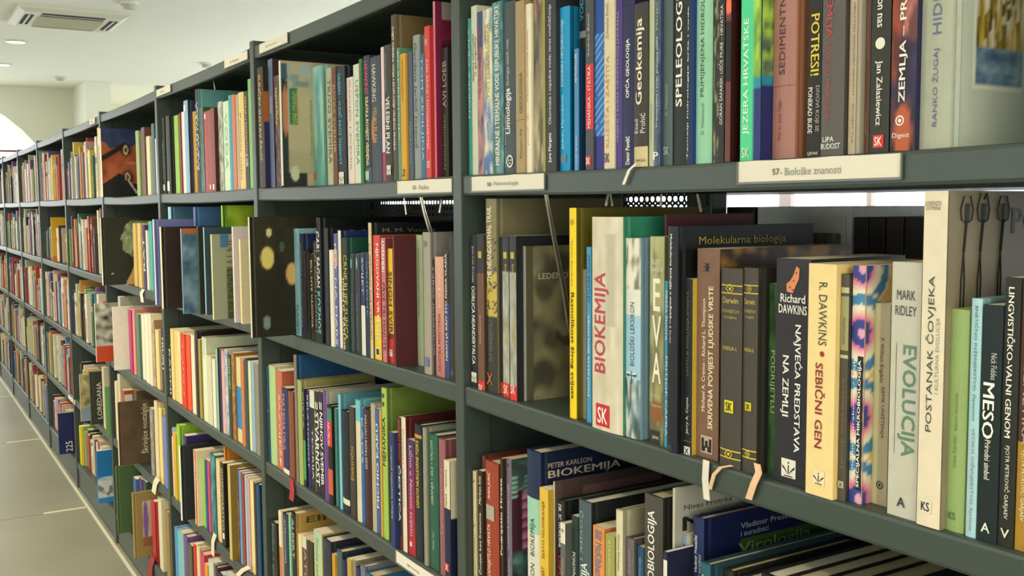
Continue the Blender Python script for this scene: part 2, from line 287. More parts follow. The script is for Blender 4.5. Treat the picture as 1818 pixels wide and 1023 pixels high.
BOOKS=[
(0,1,0.0317,0.041,0.0084,0.2333,0.175,'p','3f8f86','3f8f86','thin teal paperback',{'t':[('MORSKA OBALA','cfe0d0',0.0853,0.2193,0.5,0.5,'u',0)]}),
(0,1,0.0414,0.0582,0.0092,0.25,0.175,'p','c9c9b0','c9c9b0','pale cream book with small black lettering',{'t':[('djepska tektonska','2a2a2a',0.1385,0.209,0.35,0.4,'u',0),('u geografiji','2a2a2a',0.1469,0.2041,0.75,0.35,'u',0)]}),
(0,1,0.0586,0.0744,0.0096,0.239,0.175,'p','b9a9a0','b9a9a0','pink and navy patterned book,red lettering',{'t':[('METEOROLOGIJA','b8283a',0.112,0.2189,0.5,0.5,'u',0)],'a':[('n','39466a','c98a86',9),('r',0,0.78,1,1,'3b4f78')]}),
(0,1,0.0748,0.1004,0.0106,0.2397,0.175,'p','e6dca0','e6dca0','yellow and blue book titled METEOROLOGIJA',{'t':[('METEOROLOGIJA','c9a632',0.1126,0.2198,0.55,0.6,'u',1),('Opća i prometna','efe9d8',0.0757,0.1093,0.4,0.4,'u',0)],'a':[('g','3c66a4','ece4b4'),('n2','e6e2c0','4a74ac',7)]}),
(0,1,0.1028,0.1331,0.0092,0.245,0.175,'p','3d6f78','3d6f78','teal marbled book with white lettering',{'t':[('MINERALNE I TERMALNE VODE REPUBLIKE HRVATSKE','e8e4d0',0.0127,0.2404,0.45,0.4,'u',1)],'a':[('n','27505a','7fb0b2',14),('n2','3d6f78','2f5a3c',5)]}),
(0,1,0.1341,0.1647,0.0105,0.24,0.175,'h','454f50','454f50','slate grey book with a round face emblem',{'t':[('Limnologija','f0ece0',0.0561,0.1201,0.45,0.55,'u',1),('Ekologija slatkih voda','c0c4bc',0.1241,0.1884,0.45,0.3,'u',0),('osnove limnologije','d8d8cc',0.0084,0.0846,0.12,0.22,'u',0)],'em':[('fc','dfe0d6',0.0171,0.55,0.6,'')]}),
(0,1,0.1748,0.1965,0.0042,0.2349,0.175,'p','a58e66','a58e66','tan book with dark title GEOLOGIJA',{'z':[(0.0721,0.0737,'8a7450')],'t':[('GEOLOGIJA','5a4a34',0.0814,0.1376,0.65,0.4,'u',0),('Petar M','6a5a40',0.0194,0.0598,0.6,0.25,'u',0)]}),
(0,1,0.1969,0.2094,0.0073,0.2283,0.175,'p','e9dcc0','e0dcb8','cream paperback with tiny brown lettering',{'t':[('PARADNI GEOMETRIJE BAŠTINE','8a4a30',0.0969,0.1926,0.35,0.35,'u',0),('prof. dr.','8a4a30',0.0379,0.0862,0.4,0.25,'u',0)]}),
(0,1,0.2114,0.2394,0.0106,0.24,0.175,'p','8a7a5a','8a7a5a','earthy picture book with cream and brown patches',{'t':[('Svijet','c05a50',0.209,0.2283,0.3,0.4,'u',0)],'a':[('n','6a5a50','c9b890',5),('n2','8a7a5a','2e3030',4),('r',0.75,0,1,1,'9a9440')]}),
(0,1,0.2439,0.2681,0.0085,0.245,0.175,'p','34363a','2c3036','charcoal book with long white title',{'t':[('Oborinske i otpadne vode: teret onečišćenja','e0e0d6',0.0625,0.2191,0.45,0.36,'u',0),('Jure Margeta','f0ece0',0.0119,0.0514,0.45,0.36,'u',1)]}),
(0,1,0.2687,0.2914,0.0145,0.2125,0.15,'h','178fc0','0f6f9c','bright blue book with white lettering',{'t':[('POMORSKA METEOROLOGIJA','dff0f0',0.1107,0.1976,0.4,0.35,'u',0),('Jadran Marinković','dff0f0',0.0287,0.0998,0.4,0.3,'u',0)],'em':[('r','6a7a84',0.0169,0.5,0.5,'')]}),
(0,1,0.2918,0.3044,0.03,0.25,0.175,'p','23282c','23282c','black book with blue letters VODA',{'z':[(0.1717,0.1804,'8a8e88')],'t':[('VODA','4fa0c0',0.1933,0.2319,0.4,0.6,'u',1)]}),
(0,1,0.3048,0.3147,0.012,0.1551,0.135,'p','4f86b8','1f4c78','slim light blue book with dark blue cover',{'t':[('METEOROLOŠKI','e0e8ea',0.1125,0.153,0.4,0.5,'u',1),('hrvatski prostor','e0e8ea',0.0011,0.0465,0.5,0.45,'u',0)]}),
(0,1,0.3396,0.3558,0.0048,0.235,0.175,'p','4a4a4c','4a4a4c','dark grey book with a red title panel',{'z':[(0.0502,0.1308,'cf2f34')],'t':[('MEHANIKA - STATIKA','efe0d8',0.0516,0.1281,0.5,0.4,'u',0),('Vedran Žanić','c8c4ba',0.1398,0.1929,0.4,0.3,'u',0)],'em':[('q','d03a38',0.0109,0.4,0.7,'SK')]}),
(0,1,0.3562,0.3753,0.0073,0.245,0.175,'p','1f4a94','24307a','blue book with diagonal pale stripes',{'a':[('r',0,0,1,1,'1f4a94'),('st',0.17,0.68,'7fb0e0','2a66b0'),('r',0,0,1,0.17,'2c2a78')]}),
(0,1,0.3773,0.3977,0.0057,0.24,0.175,'p','d8c8a4','d0c8b0','beige book with faded orange lettering',{'t':[('KLIZIŠTA I ZAŠTITA','c8905a',0.0256,0.1361,0.3,0.4,'u',0),('Zdravka Perić','8a8478',0.1569,0.1998,0.3,0.3,'u',0)],'em':[('t','4a4640',0.0133,0.3,0.6,'SK')]}),
(0,1,0.3981,0.4104,0.0078,0.24,0.175,'p','4a3a7c','4a3a7c','violet book with pale spaced lettering',{'t':[('VRIJEME I KLIMA HRVATSKOG JADRANA','a89cc0',0.0302,0.1872,0.4,0.4,'u',0)]}),
(0,1,0.4108,0.4331,0.008,0.235,0.175,'h','2a2a50','2a2a50','navy book titled OPĆA GEOLOGIJA',{'t':[('OPĆA GEOLOGIJA','f4f2e8',0.0823,0.1515,0.55,0.42,'u',1),('Davor Pavelić','ecebe0',0.0038,0.0371,0.55,0.36,'u',1)]}),
(0,1,0.4381,0.4633,0.0041,0.1883,0.135,'h','3a3630','35322c','dark brown book titled Geokemija,beige base band',{'z':[(-0.0053,0.0235,'cbb98a')],'t':[('Geokemija','ece4cc',0.0716,0.1708,0.5,0.62,'u',1),('Esad','e0dcc8',0.0391,0.0554,0.25,0.3,'u',0),('Prohić','e0dcc8',0.0391,0.0619,0.7,0.35,'u',0),('TARGA','4a4438',0.0058,0.0091,0.5,0.8,'h',0)],'rb':[([(0.4457,-0.002,1.4329),(0.4362,-0.0045,1.426),(0.4255,-0.0045,1.4091)],0.0054,'e8e0d0')]}),
(0,1,0.4637,0.4722,0.0055,0.24,0.175,'p','b4b890','b4b890','thin pale green book',{'t':[('ŽIVOT RIJEKE','3a7a86',0.0296,0.0714,0.5,0.4,'u',0)]}),
(0,1,0.4726,0.4828,0.006,0.24,0.175,'p','3c4a66','3c4a66','blue patterned book with white lettering',{'t':[('Vrijeme,klima i voda: procjena rizika','e4e4d8',0.0438,0.1465,0.5,0.4,'u',0),('Marjan','c8b860',0.1541,0.1842,0.5,0.4,'u',0)],'em':[('t','f0f0e8',0.0118,0.4,0.9,'P')],'a':[('n','323c50','5c7090',12)]}),
(0,1,0.4832,0.4993,0.0104,0.24,0.175,'p','52605f','3f504e','slate green book with a small monogram',{'t':[('D. Mekanović','9ab0a8',0.0569,0.0916,0.35,0.3,'u',0)],'em':[('t','aab8ae',0.0169,0.4,0.6,'SK')]}),
(0,1,0.5025,0.5243,0.0094,0.24,0.175,'h','262a28','20241f','black book with huge white title ending LEOLOGIJA',{'t':[('SPELEOLOGIJA','f4efe0',0.0644,0.2058,0.55,0.62,'u',1)]}),
(0,1,0.5291,0.5387,0.0051,0.24,0.175,'p','1c2c4c','1d3f86','dark blue book,tiny white lettering',{'t':[('Temelji hidrologije krša i voda','d8dcdc',0.0054,0.1708,0.25,0.3,'u',1)]}),
(0,1,0.5391,0.5648,0.0096,0.235,0.175,'h','93c7a4','7fb493','mint green book titled PRIMIJENJENA HIDROLOGIJA',{'t':[('PRIMIJENJENA HIDROLOGIJA','38503e',0.0719,0.2043,0.5,0.3,'u',0),('D. Mekanović','5a7a64',0.0314,0.0652,0.5,0.2,'u',0)]}),
(0,1,0.5715,0.5878,0.005,0.235,0.175,'p','2c302a','2c302a','dark book with a pale foliage strip',{'t':[('GORAN ŠAFAREK: UŠĆE MURE – HRVATSKA','e0dcc8',0.0395,0.1636,0.7,0.33,'u',0)],'a':[('r',0,0,1,1,'24281f'),('n2','262a22','9a9470',16),('r',0.5,0,1,1,'272a28')]}),
(0,1,0.5905,0.5981,0.004,0.235,0.175,'p','7a4038','3c1c18','dark red book with an orange glow',{'a':[('r',0,0,1,1,'6a3a34'),('r',0,0.35,1,0.62,'1c1a18'),('e',0.5,0.78,0.9,0.07,'f08050'),('e',0.5,0.68,0.9,0.03,'f07050')]}),
(0,1,0.6109,0.6388,0.006,0.245,0.175,'p','4fcf93','2c3068','green book titled JEZERA HRVATSKE with forest photo',{'t':[('JEZERA HRVATSKE','e6f6e0',0.0265,0.1442,0.31,0.34,'u',0)],'em':[('t','cfe8c0',0.0082,0.31,0.4,'SK')],'a':[('n','4a7a24','a8d848',10),('n2','5a6a4a','b0d850',7),('r',0,0,1,0.33,'2c3470'),('r',0,0.3,1,0.345,'2f8aa0'),('r',0,0,0.62,1,'4fcf93')],'ca':[('n','41503c','b0d850',16),('n2','5a6a60','b8e058',11),('r',0,0,1,0.33,'2c3068'),('r',0,0.31,1,0.345,'2f8aa0')]}),
(0,1,0.6403,0.6705,0.022,0.245,0.175,'h','a8766a','cf8c6c','dusty pink book titled SEDIMENTNE STIJENE',{'z':[(0.0726,0.0737,'8a5a50')],'t':[('SEDIMENTNE STIJENE','4a322e',0.0843,0.2207,0.5,0.34,'u',0),('Prof. dr. Josip Tišljar','6a4a40',0.0194,0.0597,0.4,0.2,'u',0)]}),
(0,1,0.6876,0.7045,0.02,0.235,0.175,'p','2c2a24','26241f','black book with yellow title POTRESI!',{'t':[('POTRESI!','f0d23c',0.0784,0.1372,0.55,0.62,'d',1),('PONEKAD BUDE','f0ece0',0.0234,0.0677,0.25,0.34,'d',1),('DIVOVI KOJI SE','b0aea0',0.0245,0.0687,0.75,0.34,'d',1),('LJEVAK','e8e4d8',0.0017,0.0055,0.5,0.8,'h',1)]}),
(0,1,0.7155,0.7422,0.0083,0.235,0.175,'p','5c5854','4c4844','grey book with faded red lettering',{'t':[('SLUČAJ PRIRODA','b04040',0.0323,0.105,0.3,0.3,'d',0),('ZEMLJA','b83c3a',0.1086,0.1564,0.3,0.35,'d',1),('LIPA','eceae0',0.013,0.0177,0.35,0.5,'h',1),('BUDOST','eceae0',0.0062,0.0114,0.45,0.85,'h',1)]}),
(0,1,0.7428,0.7512,0.0138,0.235,0.175,'p','d2bfa0','d2bfa0','cream book with fine print spine',{'t':[('HRVATSKI GEOLOŠKI INSTITUT – POVIJEST TLA','6a6460',0.0105,0.1384,0.65,0.35,'d',0)]}),
(0,1,0.76,0.764,0.004,0.235,0.175,'p','a09884','a09884','thin grey beige book',{}),
(0,1,0.7643,0.7694,0.0101,0.235,0.175,'p','6c4838','5c3c30','brown book with faint lettering',{'t':[('GEOZNANSTVENE POJMOVI','a89078',0.0848,0.1346,0.5,0.3,'d',0),('II INŽENJERSKI','a89078',0.0174,0.0406,0.4,0.3,'d',0)]}),
(0,1,0.7738,0.7943,0.0055,0.235,0.175,'p','33342c','2c3028','dark book with a white shell emblem',{'t':[('Jan Zalasiewicz','e8e4d4',0.0235,0.0808,0.45,0.4,'d',1),('Zemlja nakon nas','f2eee0',0.1097,0.1773,0.45,0.5,'d',1)],'em':[('dt','e6e0cc',0.0956,0.5,0.5,''),('q','d83a34',0.0096,0.5,0.55,'SK')]}),
(0,1,0.796,0.8213,0.0055,0.245,0.175,'p','3a2c34','2a2c50','book titled ZEMLJA,rust and blue landscape',{'t':[('ZEMLJA – PRIČA','f4ecd8',0.0416,0.1554,0.45,0.42,'u',1),('Digest','ece8dc',0.0101,0.0155,0.45,0.7,'h',0)],'em':[('o','ecece0',0.0261,0.4,0.35,'')],'a':[('g','2c2022','3c4a8c'),('e',0.9,0.48,0.5,0.1,'c87a70'),('e',0.1,0.5,0.35,0.25,'a04a34'),('n2','6a3a30','2c2224',5),('r',0.3,0.62,1,1,'3c4a88'),('e',0.5,0.06,0.35,0.1,'b85a38')]}),
(0,1,0.8217,0.8514,0.0109,0.25,0.2,'h','a8aa96','c4ccb8','greenish grey book,slate blue lettering,painting on cover',{'t':[('RANKO ŽUGAJ','5a648c',0.0185,0.0835,0.55,0.24,'u',0),('HIDROLOGIJA','5a648c',0.0957,0.1965,0.6,0.36,'u',0)],'ca':[('r',0,0,1,1,'c4ccb8'),('pt',0.09,0.205,0.47,0.82)]}),
(0,2,0.0288,0.048,0.0101,0.233,0.175,'p','2c2f34','2c2f34','black book titled OGRLICA NEANDERTALCA',{'t':[('OGRLICA NEANDERTALCA','f0ecdc',0.0345,0.1556,0.5,0.5,'d',1),('Juan Luis Arsuaga','d0ccbc',0.1608,0.2168,0.5,0.35,'d',0)],'em':[('q','e8e2cc',0.0143,0.5,0.8,'IZ')]}),
(0,2,0.0569,0.0771,0.006,0.2362,0.175,'p','6a4a38','4a3428','brown book with black top and red foot',{'z':[(-0.0116,0.0127,'d6302c'),(0.1771,0.2364,'2a2a2a')],'t':[('MOJ PALEOLITIK','c8a46a',0.0704,0.1149,0.5,0.35,'u',0)],'em':[('r','b8a03a',0.2051,0.5,0.5,''),('t','f0d8c8',0.0014,0.5,0.7,'SK')]}),
(0,2,0.0775,0.1077,0.0107,0.289,0.23,'h','8f8362','7d7656','tall olive book titled THE NEANDERTHAL TRAIL',{'t':[('THE NEANDERTHAL TRAIL','efe6c4',0.1657,0.2775,0.4,0.45,'u',1),('PUT NEANDERTALCA','6c6c58',0.0474,0.1152,0.5,0.35,'u',0)],'em':[('t','b8622c',0.0202,0.4,0.6,'X')],'a':[('r',0,0,1,1,'7f7550'),('r',0,0,1,0.42,'33342e'),('r',0,0.4,1,0.62,'bda650'),('br',0.38,0.8)]}),
(0,2,0.1083,0.1148,0.0152,0.2329,0.175,'p','26282a','26282a','thin black book with red foot,between olive and stone grey',{'z':[(-0.0012,0.0174,'c8302c')]}),
(0,2,0.1272,0.1446,0.0087,0.2359,0.22,'p','9a9a8c','26282a','stone grey volume with black top,left of its twin',{'t':[('ILJADA GODINA','c8b050',0.0763,0.1191,0.5,0.5,'d',1),('Izvori','c8b040',0.1798,0.1945,0.6,0.35,'d',0)],'em':[('r','b8a83c',0.2076,0.5,0.55,''),('t','f0d8c8',0.0115,0.5,0.8,'SK')],'a':[('n','8c8c80','b4b4a6',10),('r',0,0.78,1,1,'2b2d2c'),('r',0,0,1,0.09,'d8342e')]}),
(0,2,0.1523,0.17,0.0054,0.2364,0.22,'p','9a9a8c','26282a','stone grey volume with black top,right of its twin',{'t':[('ILJADA GODINA','c8b050',0.0794,0.1216,0.5,0.5,'d',1),('Izvori','c8b040',0.1813,0.1958,0.6,0.35,'d',0)],'em':[('r','b8a83c',0.2086,0.5,0.55,''),('t','f0d8c8',0.0157,0.5,0.8,'SK')],'a':[('n','8c8c80','b4b4a6',10),('r',0,0.78,1,1,'2b2d2c'),('r',0,0,1,0.09,'d8342e')]}),
(0,2,0.1707,0.1782,0.0165,0.222,0.21,'h','8a8a84','56533f','olive stone textured book titled LEDENO DOBA',{'ca':[('n','5a563e','9a9270',5),('n2','77725a','3a3a30',4),('cr',)],'ct':[('LEDENO DOBA','d0ccb0',0.1,0.55,0.785,0.038)]}),
(0,2,0.2974,0.3129,0.0088,0.2768,0.22,'h','f2cc1e','6e6420','tall yellow book titled Raznolikost živog svijeta',{'t':[('Raznolikost živog svijeta','2c2810',0.0258,0.1667,0.5,0.55,'d',1),('Marko Brindušić','4a4418',0.1748,0.2336,0.5,0.2,'d',0)],'em':[('o','a8942a',0.2585,0.5,0.5,'')]}),
(0,2,0.3135,0.3211,0.0184,0.1969,0.15,'p','8c8674','8c8674','thin grey beige booklet beside the yellow book',{}),
(0,2,0.3337,0.3435,0.0103,0.2271,0.175,'p','4596c0','3c86ac','light blue book titled DIGITALNA BIOLOGIJA',{'t':[('DIGITALNA BIOLOGIJA','cfe4e4',0.0346,0.1406,0.6,0.5,'u',1),('PETER BENTLEY','1f5070',0.1551,0.2164,0.5,0.5,'d',0)]}),
(0,2,0.36,0.4225,0.0,0.2661,0.2,'h','cfc3ac','3f8a6e','worn beige book with red title BIOKEMIJA,jutting out',{'t':[('BIOKEMIJA','b83a50',0.0721,0.1979,0.35,0.5,'u',1)],'em':[('q','c82c34',0.0191,0.4,0.45,'SK')],'a':[('n','c6ba9e','ddd2bc',6),('r',0.45,0.5,0.85,0.92,'bdb39c')],'ca':[('n','2c7a5c','4aa884',6)]}),
(0,2,0.4229,0.4513,0.004,0.2413,0.17,'h','8fb4c4','7fa0b0','white and blue book with a dragonfly',{'t':[('BIOLOŠKI LEKSIKON','33424c',0.0882,0.165,0.5,0.35,'u',0)],'em':[('dr','2c2c2c',0.0766,0.5,0.6,'')],'a':[('g','6f868c','9cc4d8'),('r',0,0.62,1,1,'ded9c4'),('n2','e4e0cc','3a4034',9),('r',0,0.62,1,0.75,'d8d8cc'),('r',0,0.3,1,0.62,'9cc0d4')]}),
(0,2,0.4616,0.4656,0.031,0.2694,0.14,'h','4a1c20','4c1c24','tall maroon cover rising behind letters EVA',{}),
(0,2,0.466,0.4915,0.0061,0.2441,0.175,'p','a8a470','8c8c60','olive green landscape book with tall letters EVA',{'t':[('E','ece8d0',0.1575,0.1955,0.5,0.5,'h',1),('V','ece8d0',0.1153,0.1522,0.5,0.62,'h',1),('A','ece8d0',0.0729,0.1087,0.5,0.62,'h',1),('KAT','d8d8b8',0.2112,0.2177,0.45,0.5,'h',0),('SHANNON','e0e0c4',0.2033,0.2086,0.5,0.85,'h',0),('LJEVAK','e0ddd0',0.0054,0.0101,0.45,0.45,'h',0),('NEVIDLJIVA','c8c49c',0.0555,0.0589,0.5,0.6,'h',0),('IZGUBLJENA DJELA','c8c49c',0.0435,0.0475,0.5,0.7,'h',0)],'a':[('g','5a5438','b4b488'),('n2','a8a468','6a6440',6),('e',0.5,0.16,0.5,0.05,'8a5a34'),('r',0,0,0.8,0.07,'2e2c26')]}),
(0,2,0.4919,0.4996,0.0065,0.1936,0.15,'p','3a94bc','3a94bc','thin bright blue book,white lettering',{'t':[('MREŽA ŽIVOTA','dcecec',0.125,0.1822,0.5,0.6,'d',0),('FRITJOF CAPRA','dcecec',0.0133,0.1067,0.5,0.55,'d',0)]}),
(0,2,0.5091,0.5264,-0.004,0.2566,0.215,'h','1e2328','14181a','tall black book titled Molekularna biologija u medicini',{'t':[('Molekularna biologija u medicini','e8e8dc',0.1537,0.2479,0.42,0.28,'d',1),('Cox & Sinclair','c8c8bc',0.1243,0.1562,0.42,0.2,'d',0)],'em':[('o','4a5054',0.0058,0.4,0.4,'')],'ct':[('Molekularna biologija','a8942c',0.14,0.78,0.908,0.045),('u medicini','a8942c',0.14,0.42,0.82,0.045)]}),
(0,2,0.5268,0.5407,0.0052,0.1982,0.15,'p','23272a','c8a83a','black book with olive title EVOLUCIJA,yellow cover',{'z':[(0.0142,0.0155,'5a5438')],'t':[('ZAŠTO JE EVOLUCIJA ISTINITA','7c7a48',0.0879,0.1848,0.5,0.34,'u',0),('Jerry A. Coyne','e8e6da',0.0232,0.0649,0.5,0.36,'u',0)],'em':[('q','e4e4dc',0.0039,0.5,0.7,'X')]}),
(0,2,0.5413,0.5767,0.0113,0.2324,0.21,'p','7b5b4a','5c4234','brown book,cream title SKRIVENA POVIJEST LJUDSKE VRSTE',{'t':[('SKRIVENA POVIJEST LJUDSKE VRSTE','efe0bc',0.0335,0.1917,0.68,0.27,'u',1),('Michael A. Cremo - Richard L. Thompson','e4d4b0',0.0518,0.1774,0.35,0.2,'u',1)],'em':[('ca','241f1c',0.0152,0.5,0.5,''),('bt','2c2622',0.212,0.45,0.32,'')],'rb':[([(0.5671,-0.002,1.1064),(0.5683,-0.0045,1.0856),(0.5712,-0.0045,1.0637)],0.01,'dcd4c4'),([(0.6089,-0.002,1.1092),(0.5946,-0.0045,1.1045),(0.5842,-0.0045,1.0942),(0.5782,-0.0045,1.0767)],0.0055,'e0b890')],'ca':[('r',0,0,1,1,'2c241e'),('n2','2c241e','a0702a',7)]}),
(0,2,0.5867,0.618,0.0045,0.2135,0.15,'h','47423a','35312a','dark olive volume with gold bands,first of the pair',{'z':[(0.0099,0.0111,'d8c23c'),(0.0179,0.0191,'d8c23c'),(0.1863,0.1875,'c8b43c'),(0.1946,0.1958,'c8b43c')],'t':[('Darwin','c4ac4c',0.1762,0.1827,0.5,0.72,'h',1),('PODRIJETLO','bca448',0.1654,0.1696,0.5,0.8,'h',0),('ČOVJEKA','bca448',0.1594,0.1636,0.5,0.62,'h',0),('KNIGA I.','c4b050',0.1264,0.1306,0.5,0.68,'h',1)],'em':[('q2','e0d020',0.066,0.5,0.42,'SK'),('dm','d8c840',0.0148,0.5,0.4,''),('dm','c8b43c',0.1917,0.5,0.4,'')]}),
(0,2,0.6184,0.6388,0.0061,0.2149,0.15,'h','47423a','35312a','dark olive volume with gold bands,second of the pair',{'z':[(0.0152,0.0164,'d8c23c'),(0.0229,0.0241,'d8c23c'),(0.188,0.1892,'c8b43c'),(0.1962,0.1973,'c8b43c')],'t':[('Darwin','c4ac4c',0.1769,0.1833,0.5,0.72,'h',1),('PODRIJETLO','bca448',0.1675,0.1716,0.5,0.8,'h',0),('ČOVJEKA','bca448',0.1617,0.1658,0.5,0.62,'h',0),('KNIGA II.','c4b050',0.1275,0.1317,0.5,0.68,'h',1)],'em':[('q2','e0d020',0.0701,0.5,0.42,'SK'),('dm','d8c840',0.02,0.5,0.4,''),('dm','c8b43c',0.1932,0.5,0.4,'')],'rb':[([(0.6433,-0.002,1.119),(0.6483,-0.0045,1.111),(0.6413,-0.0045,1.0976),(0.6343,-0.0045,1.0798)],0.0091,'e8bc94')]}),
(0,2,0.6392,0.652,0.02,0.1991,0.13,'p','2a4424','1c2a1a','dark green book with pale title PODRIJETLU',{'t':[('PODRIJETLU','a8bc8c',0.0649,0.1302,0.6,0.55,'d',0)],'a':[('n','1e3418','3c6434',8),('r',0,0,0.2,1,'1c241a')]}),
(0,2,0.6618,0.7065,0.0082,0.2264,0.14,'p','2d2b30','24242a','thick black book titled NAJVEĆA PREDSTAVA NA ZEMLJI',{'t':[('Richard','efece0',0.1827,0.1911,0.5,0.72,'h',1),('DAWKINS','efece0',0.1715,0.1805,0.5,0.82,'h',1),('NAJVEĆA PREDSTAVA','f0eee4',0.0333,0.1614,0.68,0.27,'d',1),('NA ZEMLJI','e8e6dc',0.0676,0.1294,0.3,0.24,'d',1)],'em':[('q','e4dfd0',0.0156,0.45,0.42,'IZ'),('bf','d88a5c',0.2045,0.5,0.5,'')]}),
(0,2,0.7129,0.7461,-0.002,0.2233,0.14,'p','ecd193','e4c684','cream book with red title SEBIČNI GEN',{'t':[('SEBIČNI GEN','8c2420',0.0466,0.1292,0.5,0.36,'d',1),('R. DAWKINS','3a3c28',0.1459,0.2059,0.55,0.3,'d',0)],'em':[('q','ecdcb0',0.0181,0.5,0.42,'IZ'),('dt','9c3424',0.1379,0.55,0.16,'')]}),
(0,2,0.7469,0.7559,0.004,0.2145,0.13,'h','4f4b40','3c3a32','slim dark olive book with cream band',{'z':[(0.1357,0.1389,'b8b48c'),(0.1432,0.1938,'9a9668'),(0.1969,0.2022,'b4b48c')],'t':[('PHILIP PULLMAN','5c5844',0.149,0.1738,0.5,0.35,'d',0),('BESMRTNA ŽIVOT','8a6a3c',0.0297,0.1166,0.6,0.25,'d',0)],'em':[('q','c8c0a0',0.0157,0.5,0.7,'X')]}),
(0,2,0.7563,0.7705,0.0087,0.2227,0.15,'p','e8a8a0','d8a878','pink and blue book with concentric flower circles',{'t':[('SPECIJALNA MIKROBIOLOGIJA','f4f2ea',0.0156,0.1352,0.72,0.28,'u',1),('Senadin Duraković / Lejla','f0f0f8',0.021,0.1379,0.27,0.24,'u',0),('Duraković','e8e8e0',0.2006,0.2043,0.45,0.8,'h',0)],'bp':[(0.0129,0.1389,0.52,0.97,'202424')],'a':[('ci',0)],'ca':[('ci',1)]}),
(0,2,0.771,0.788,0.0223,0.188,0.14,'p','a3987a','9a9074','olive beige book titled SJEME UNIŠTENJA',{'t':[('SJEME UNIŠTENJA','33321f',0.063,0.1115,0.65,0.3,'d',0),('F. William Engdahl','33321f',0.1151,0.1559,0.5,0.3,'d',0)],'em':[('o','2c2c44',0.0189,0.55,0.45,'')],'a':[('r',0,0,1,1,'a3987a'),('r',0,0,0.35,1,'c0b98c')]}),
(0,2,0.8013,0.8314,0.0062,0.2277,0.15,'p','c0bdac','a8a696','light grey book with big green title EVOLUCIJA',{'t':[('EVOLUCIJA','5c8068',0.0554,0.155,0.6,0.58,'d',1),('MARK','35393a',0.1948,0.2032,0.5,0.62,'h',0),('RIDLEY','35393a',0.1809,0.1893,0.5,0.72,'h',0)],'em':[('t','2c2c2c',0.0141,0.5,0.3,'A')],'bp':[(0.0564,0.156,0.2,0.215,'4a4c50')]}),
(0,2,0.8351,0.8577,0.002,0.289,0.24,'p','e0d3b8','8c8068','tall cream book titled POSTANAK ČOVJEKA',{'t':[('POSTANAK ČOVJEKA','33403a',0.0833,0.2173,0.42,0.42,'u',0),('I KULTURNA EVOLUCIJA','8c8a74',0.117,0.1823,0.75,0.2,'u',0),('LORENZO','6c6450',0.2767,0.2805,0.4,0.7,'h',0),('OTMINI','6c6450',0.2729,0.2762,0.4,0.6,'h',0)],'em':[('q3','e4dcc0',0.0177,0.4,0.5,'KS')],'ca':[('n','857a62','948a70',3),('da',)],'ct':[('PO','3a3a34',0.37,0.56,0.87,0.08)]}),
(0,2,0.8581,0.8755,0.0097,0.19,0.17,'h','8fa668','b8c878','sage green book with faint lettering',{'t':[('Stamci evolucije','5c7040',0.0871,0.1193,0.5,0.2,'u',0),('Ivana Kardon','5c7040',0.0561,0.0832,0.45,0.18,'u',0)],'em':[('t','4a5c34',0.0138,0.4,0.4,'KS')]}),
(0,2,0.8787,0.8881,0.0074,0.2002,0.16,'h','a4ccd0','90b8bc','pale blue book titled GENETIČNO INŽENJERSTVO',{'t':[('GENETIČNO INŽENJERSTVO: Opasnost','3a5c6c',0.0985,0.1969,0.55,0.42,'d',0),('VETSKO INŽENJERSTVO: Rješenje','8c6c88',0.0055,0.0924,0.55,0.42,'d',0)]}),
(0,2,0.8904,0.9073,0.0062,0.1961,0.15,'p','1c2828','16242c','black book with bold white title MESO',{'t':[('MESO','f8f4e8',0.086,0.1325,0.4,0.6,'d',1),('Nick Fiddes','c8ccc0',0.1352,0.1569,0.62,0.3,'d',0),('Prirodni simbol','dcdccc',0.0524,0.0851,0.42,0.3,'d',1)],'em':[('t','e4e4d8',0.0123,0.45,0.5,'A')]}),
(0,2,0.9077,0.9209,0.0074,0.219,0.15,'p','2b2a24','24241f','black book titled LINGVISTIČKO-VALNI GENOM',{'t':[('LINGVISTIČKO-VALNI GENOM','ecebdc',0.0898,0.2113,0.5,0.5,'d',1),('PJOTR PETROVIČ GARJAEV','e4e4d4',0.0233,0.0834,0.5,0.4,'d',0)],'em':[('t','dcdccc',0.0116,0.5,0.6,'V')]}),
(0,2,0.9213,0.9359,0.0089,0.2153,0.15,'p','4a3828','3a2c22','brown and gold book at the right edge',{'z':[(-0.0031,0.0883,'a8802c')],'t':[('PJOTR PETROVIČ GARJAEV','ece4c4',0.0245,0.0815,0.4,0.35,'d',0),('GENETIKA','c8a0a0',0.086,0.1535,0.4,0.35,'d',0)]}),
(0,2,0.9391,0.9523,0.0044,0.2078,0.15,'p','5a6a5c','5a6a5c','grey green book beyond the right edge',{}),
(0,3,0.0288,0.0387,0.0108,0.1975,0.15,'p','e0d0a0','cfc090','cream book with a red emblem',{'t':[('PORIJEKLO MUŠKARCA','4a3a2c',0.0144,0.0961,0.5,0.35,'d',0)],'em':[('r','b03028',0.1816,0.45,0.3,''),('t','2a2420',0.1105,0.45,0.5,'Y')]}),
(0,3,0.0426,0.0513,0.02,0.2242,0.2,'h','6a3a34','6a3a34','tall thin red edged book',{}),
(0,3,0.0558,0.0698,0.0042,0.2062,0.15,'p','2c2620','2c2620','thin black book,yellow and white italics',{'t':[('Marben Iola','e8dcb0',0.1541,0.1981,0.5,0.5,'u',0),('Čovjek bez fraziuma','ecdcc0',0.0431,0.1408,0.5,0.6,'u',1)]}),
(0,3,0.0716,0.1102,0.0092,0.2256,0.2,'h','98402c','7c3426','brick red book titled PODRIJETLO HRVATA',{'t':[('IVAN JURIĆ','ecd8c4',0.1681,0.2098,0.35,0.35,'u',1),('PODRIJETLO HRVATA','ecd8c4',0.042,0.128,0.35,0.35,'u',1)],'em':[('r','a8a090',0.1472,0.45,0.6,'')]}),
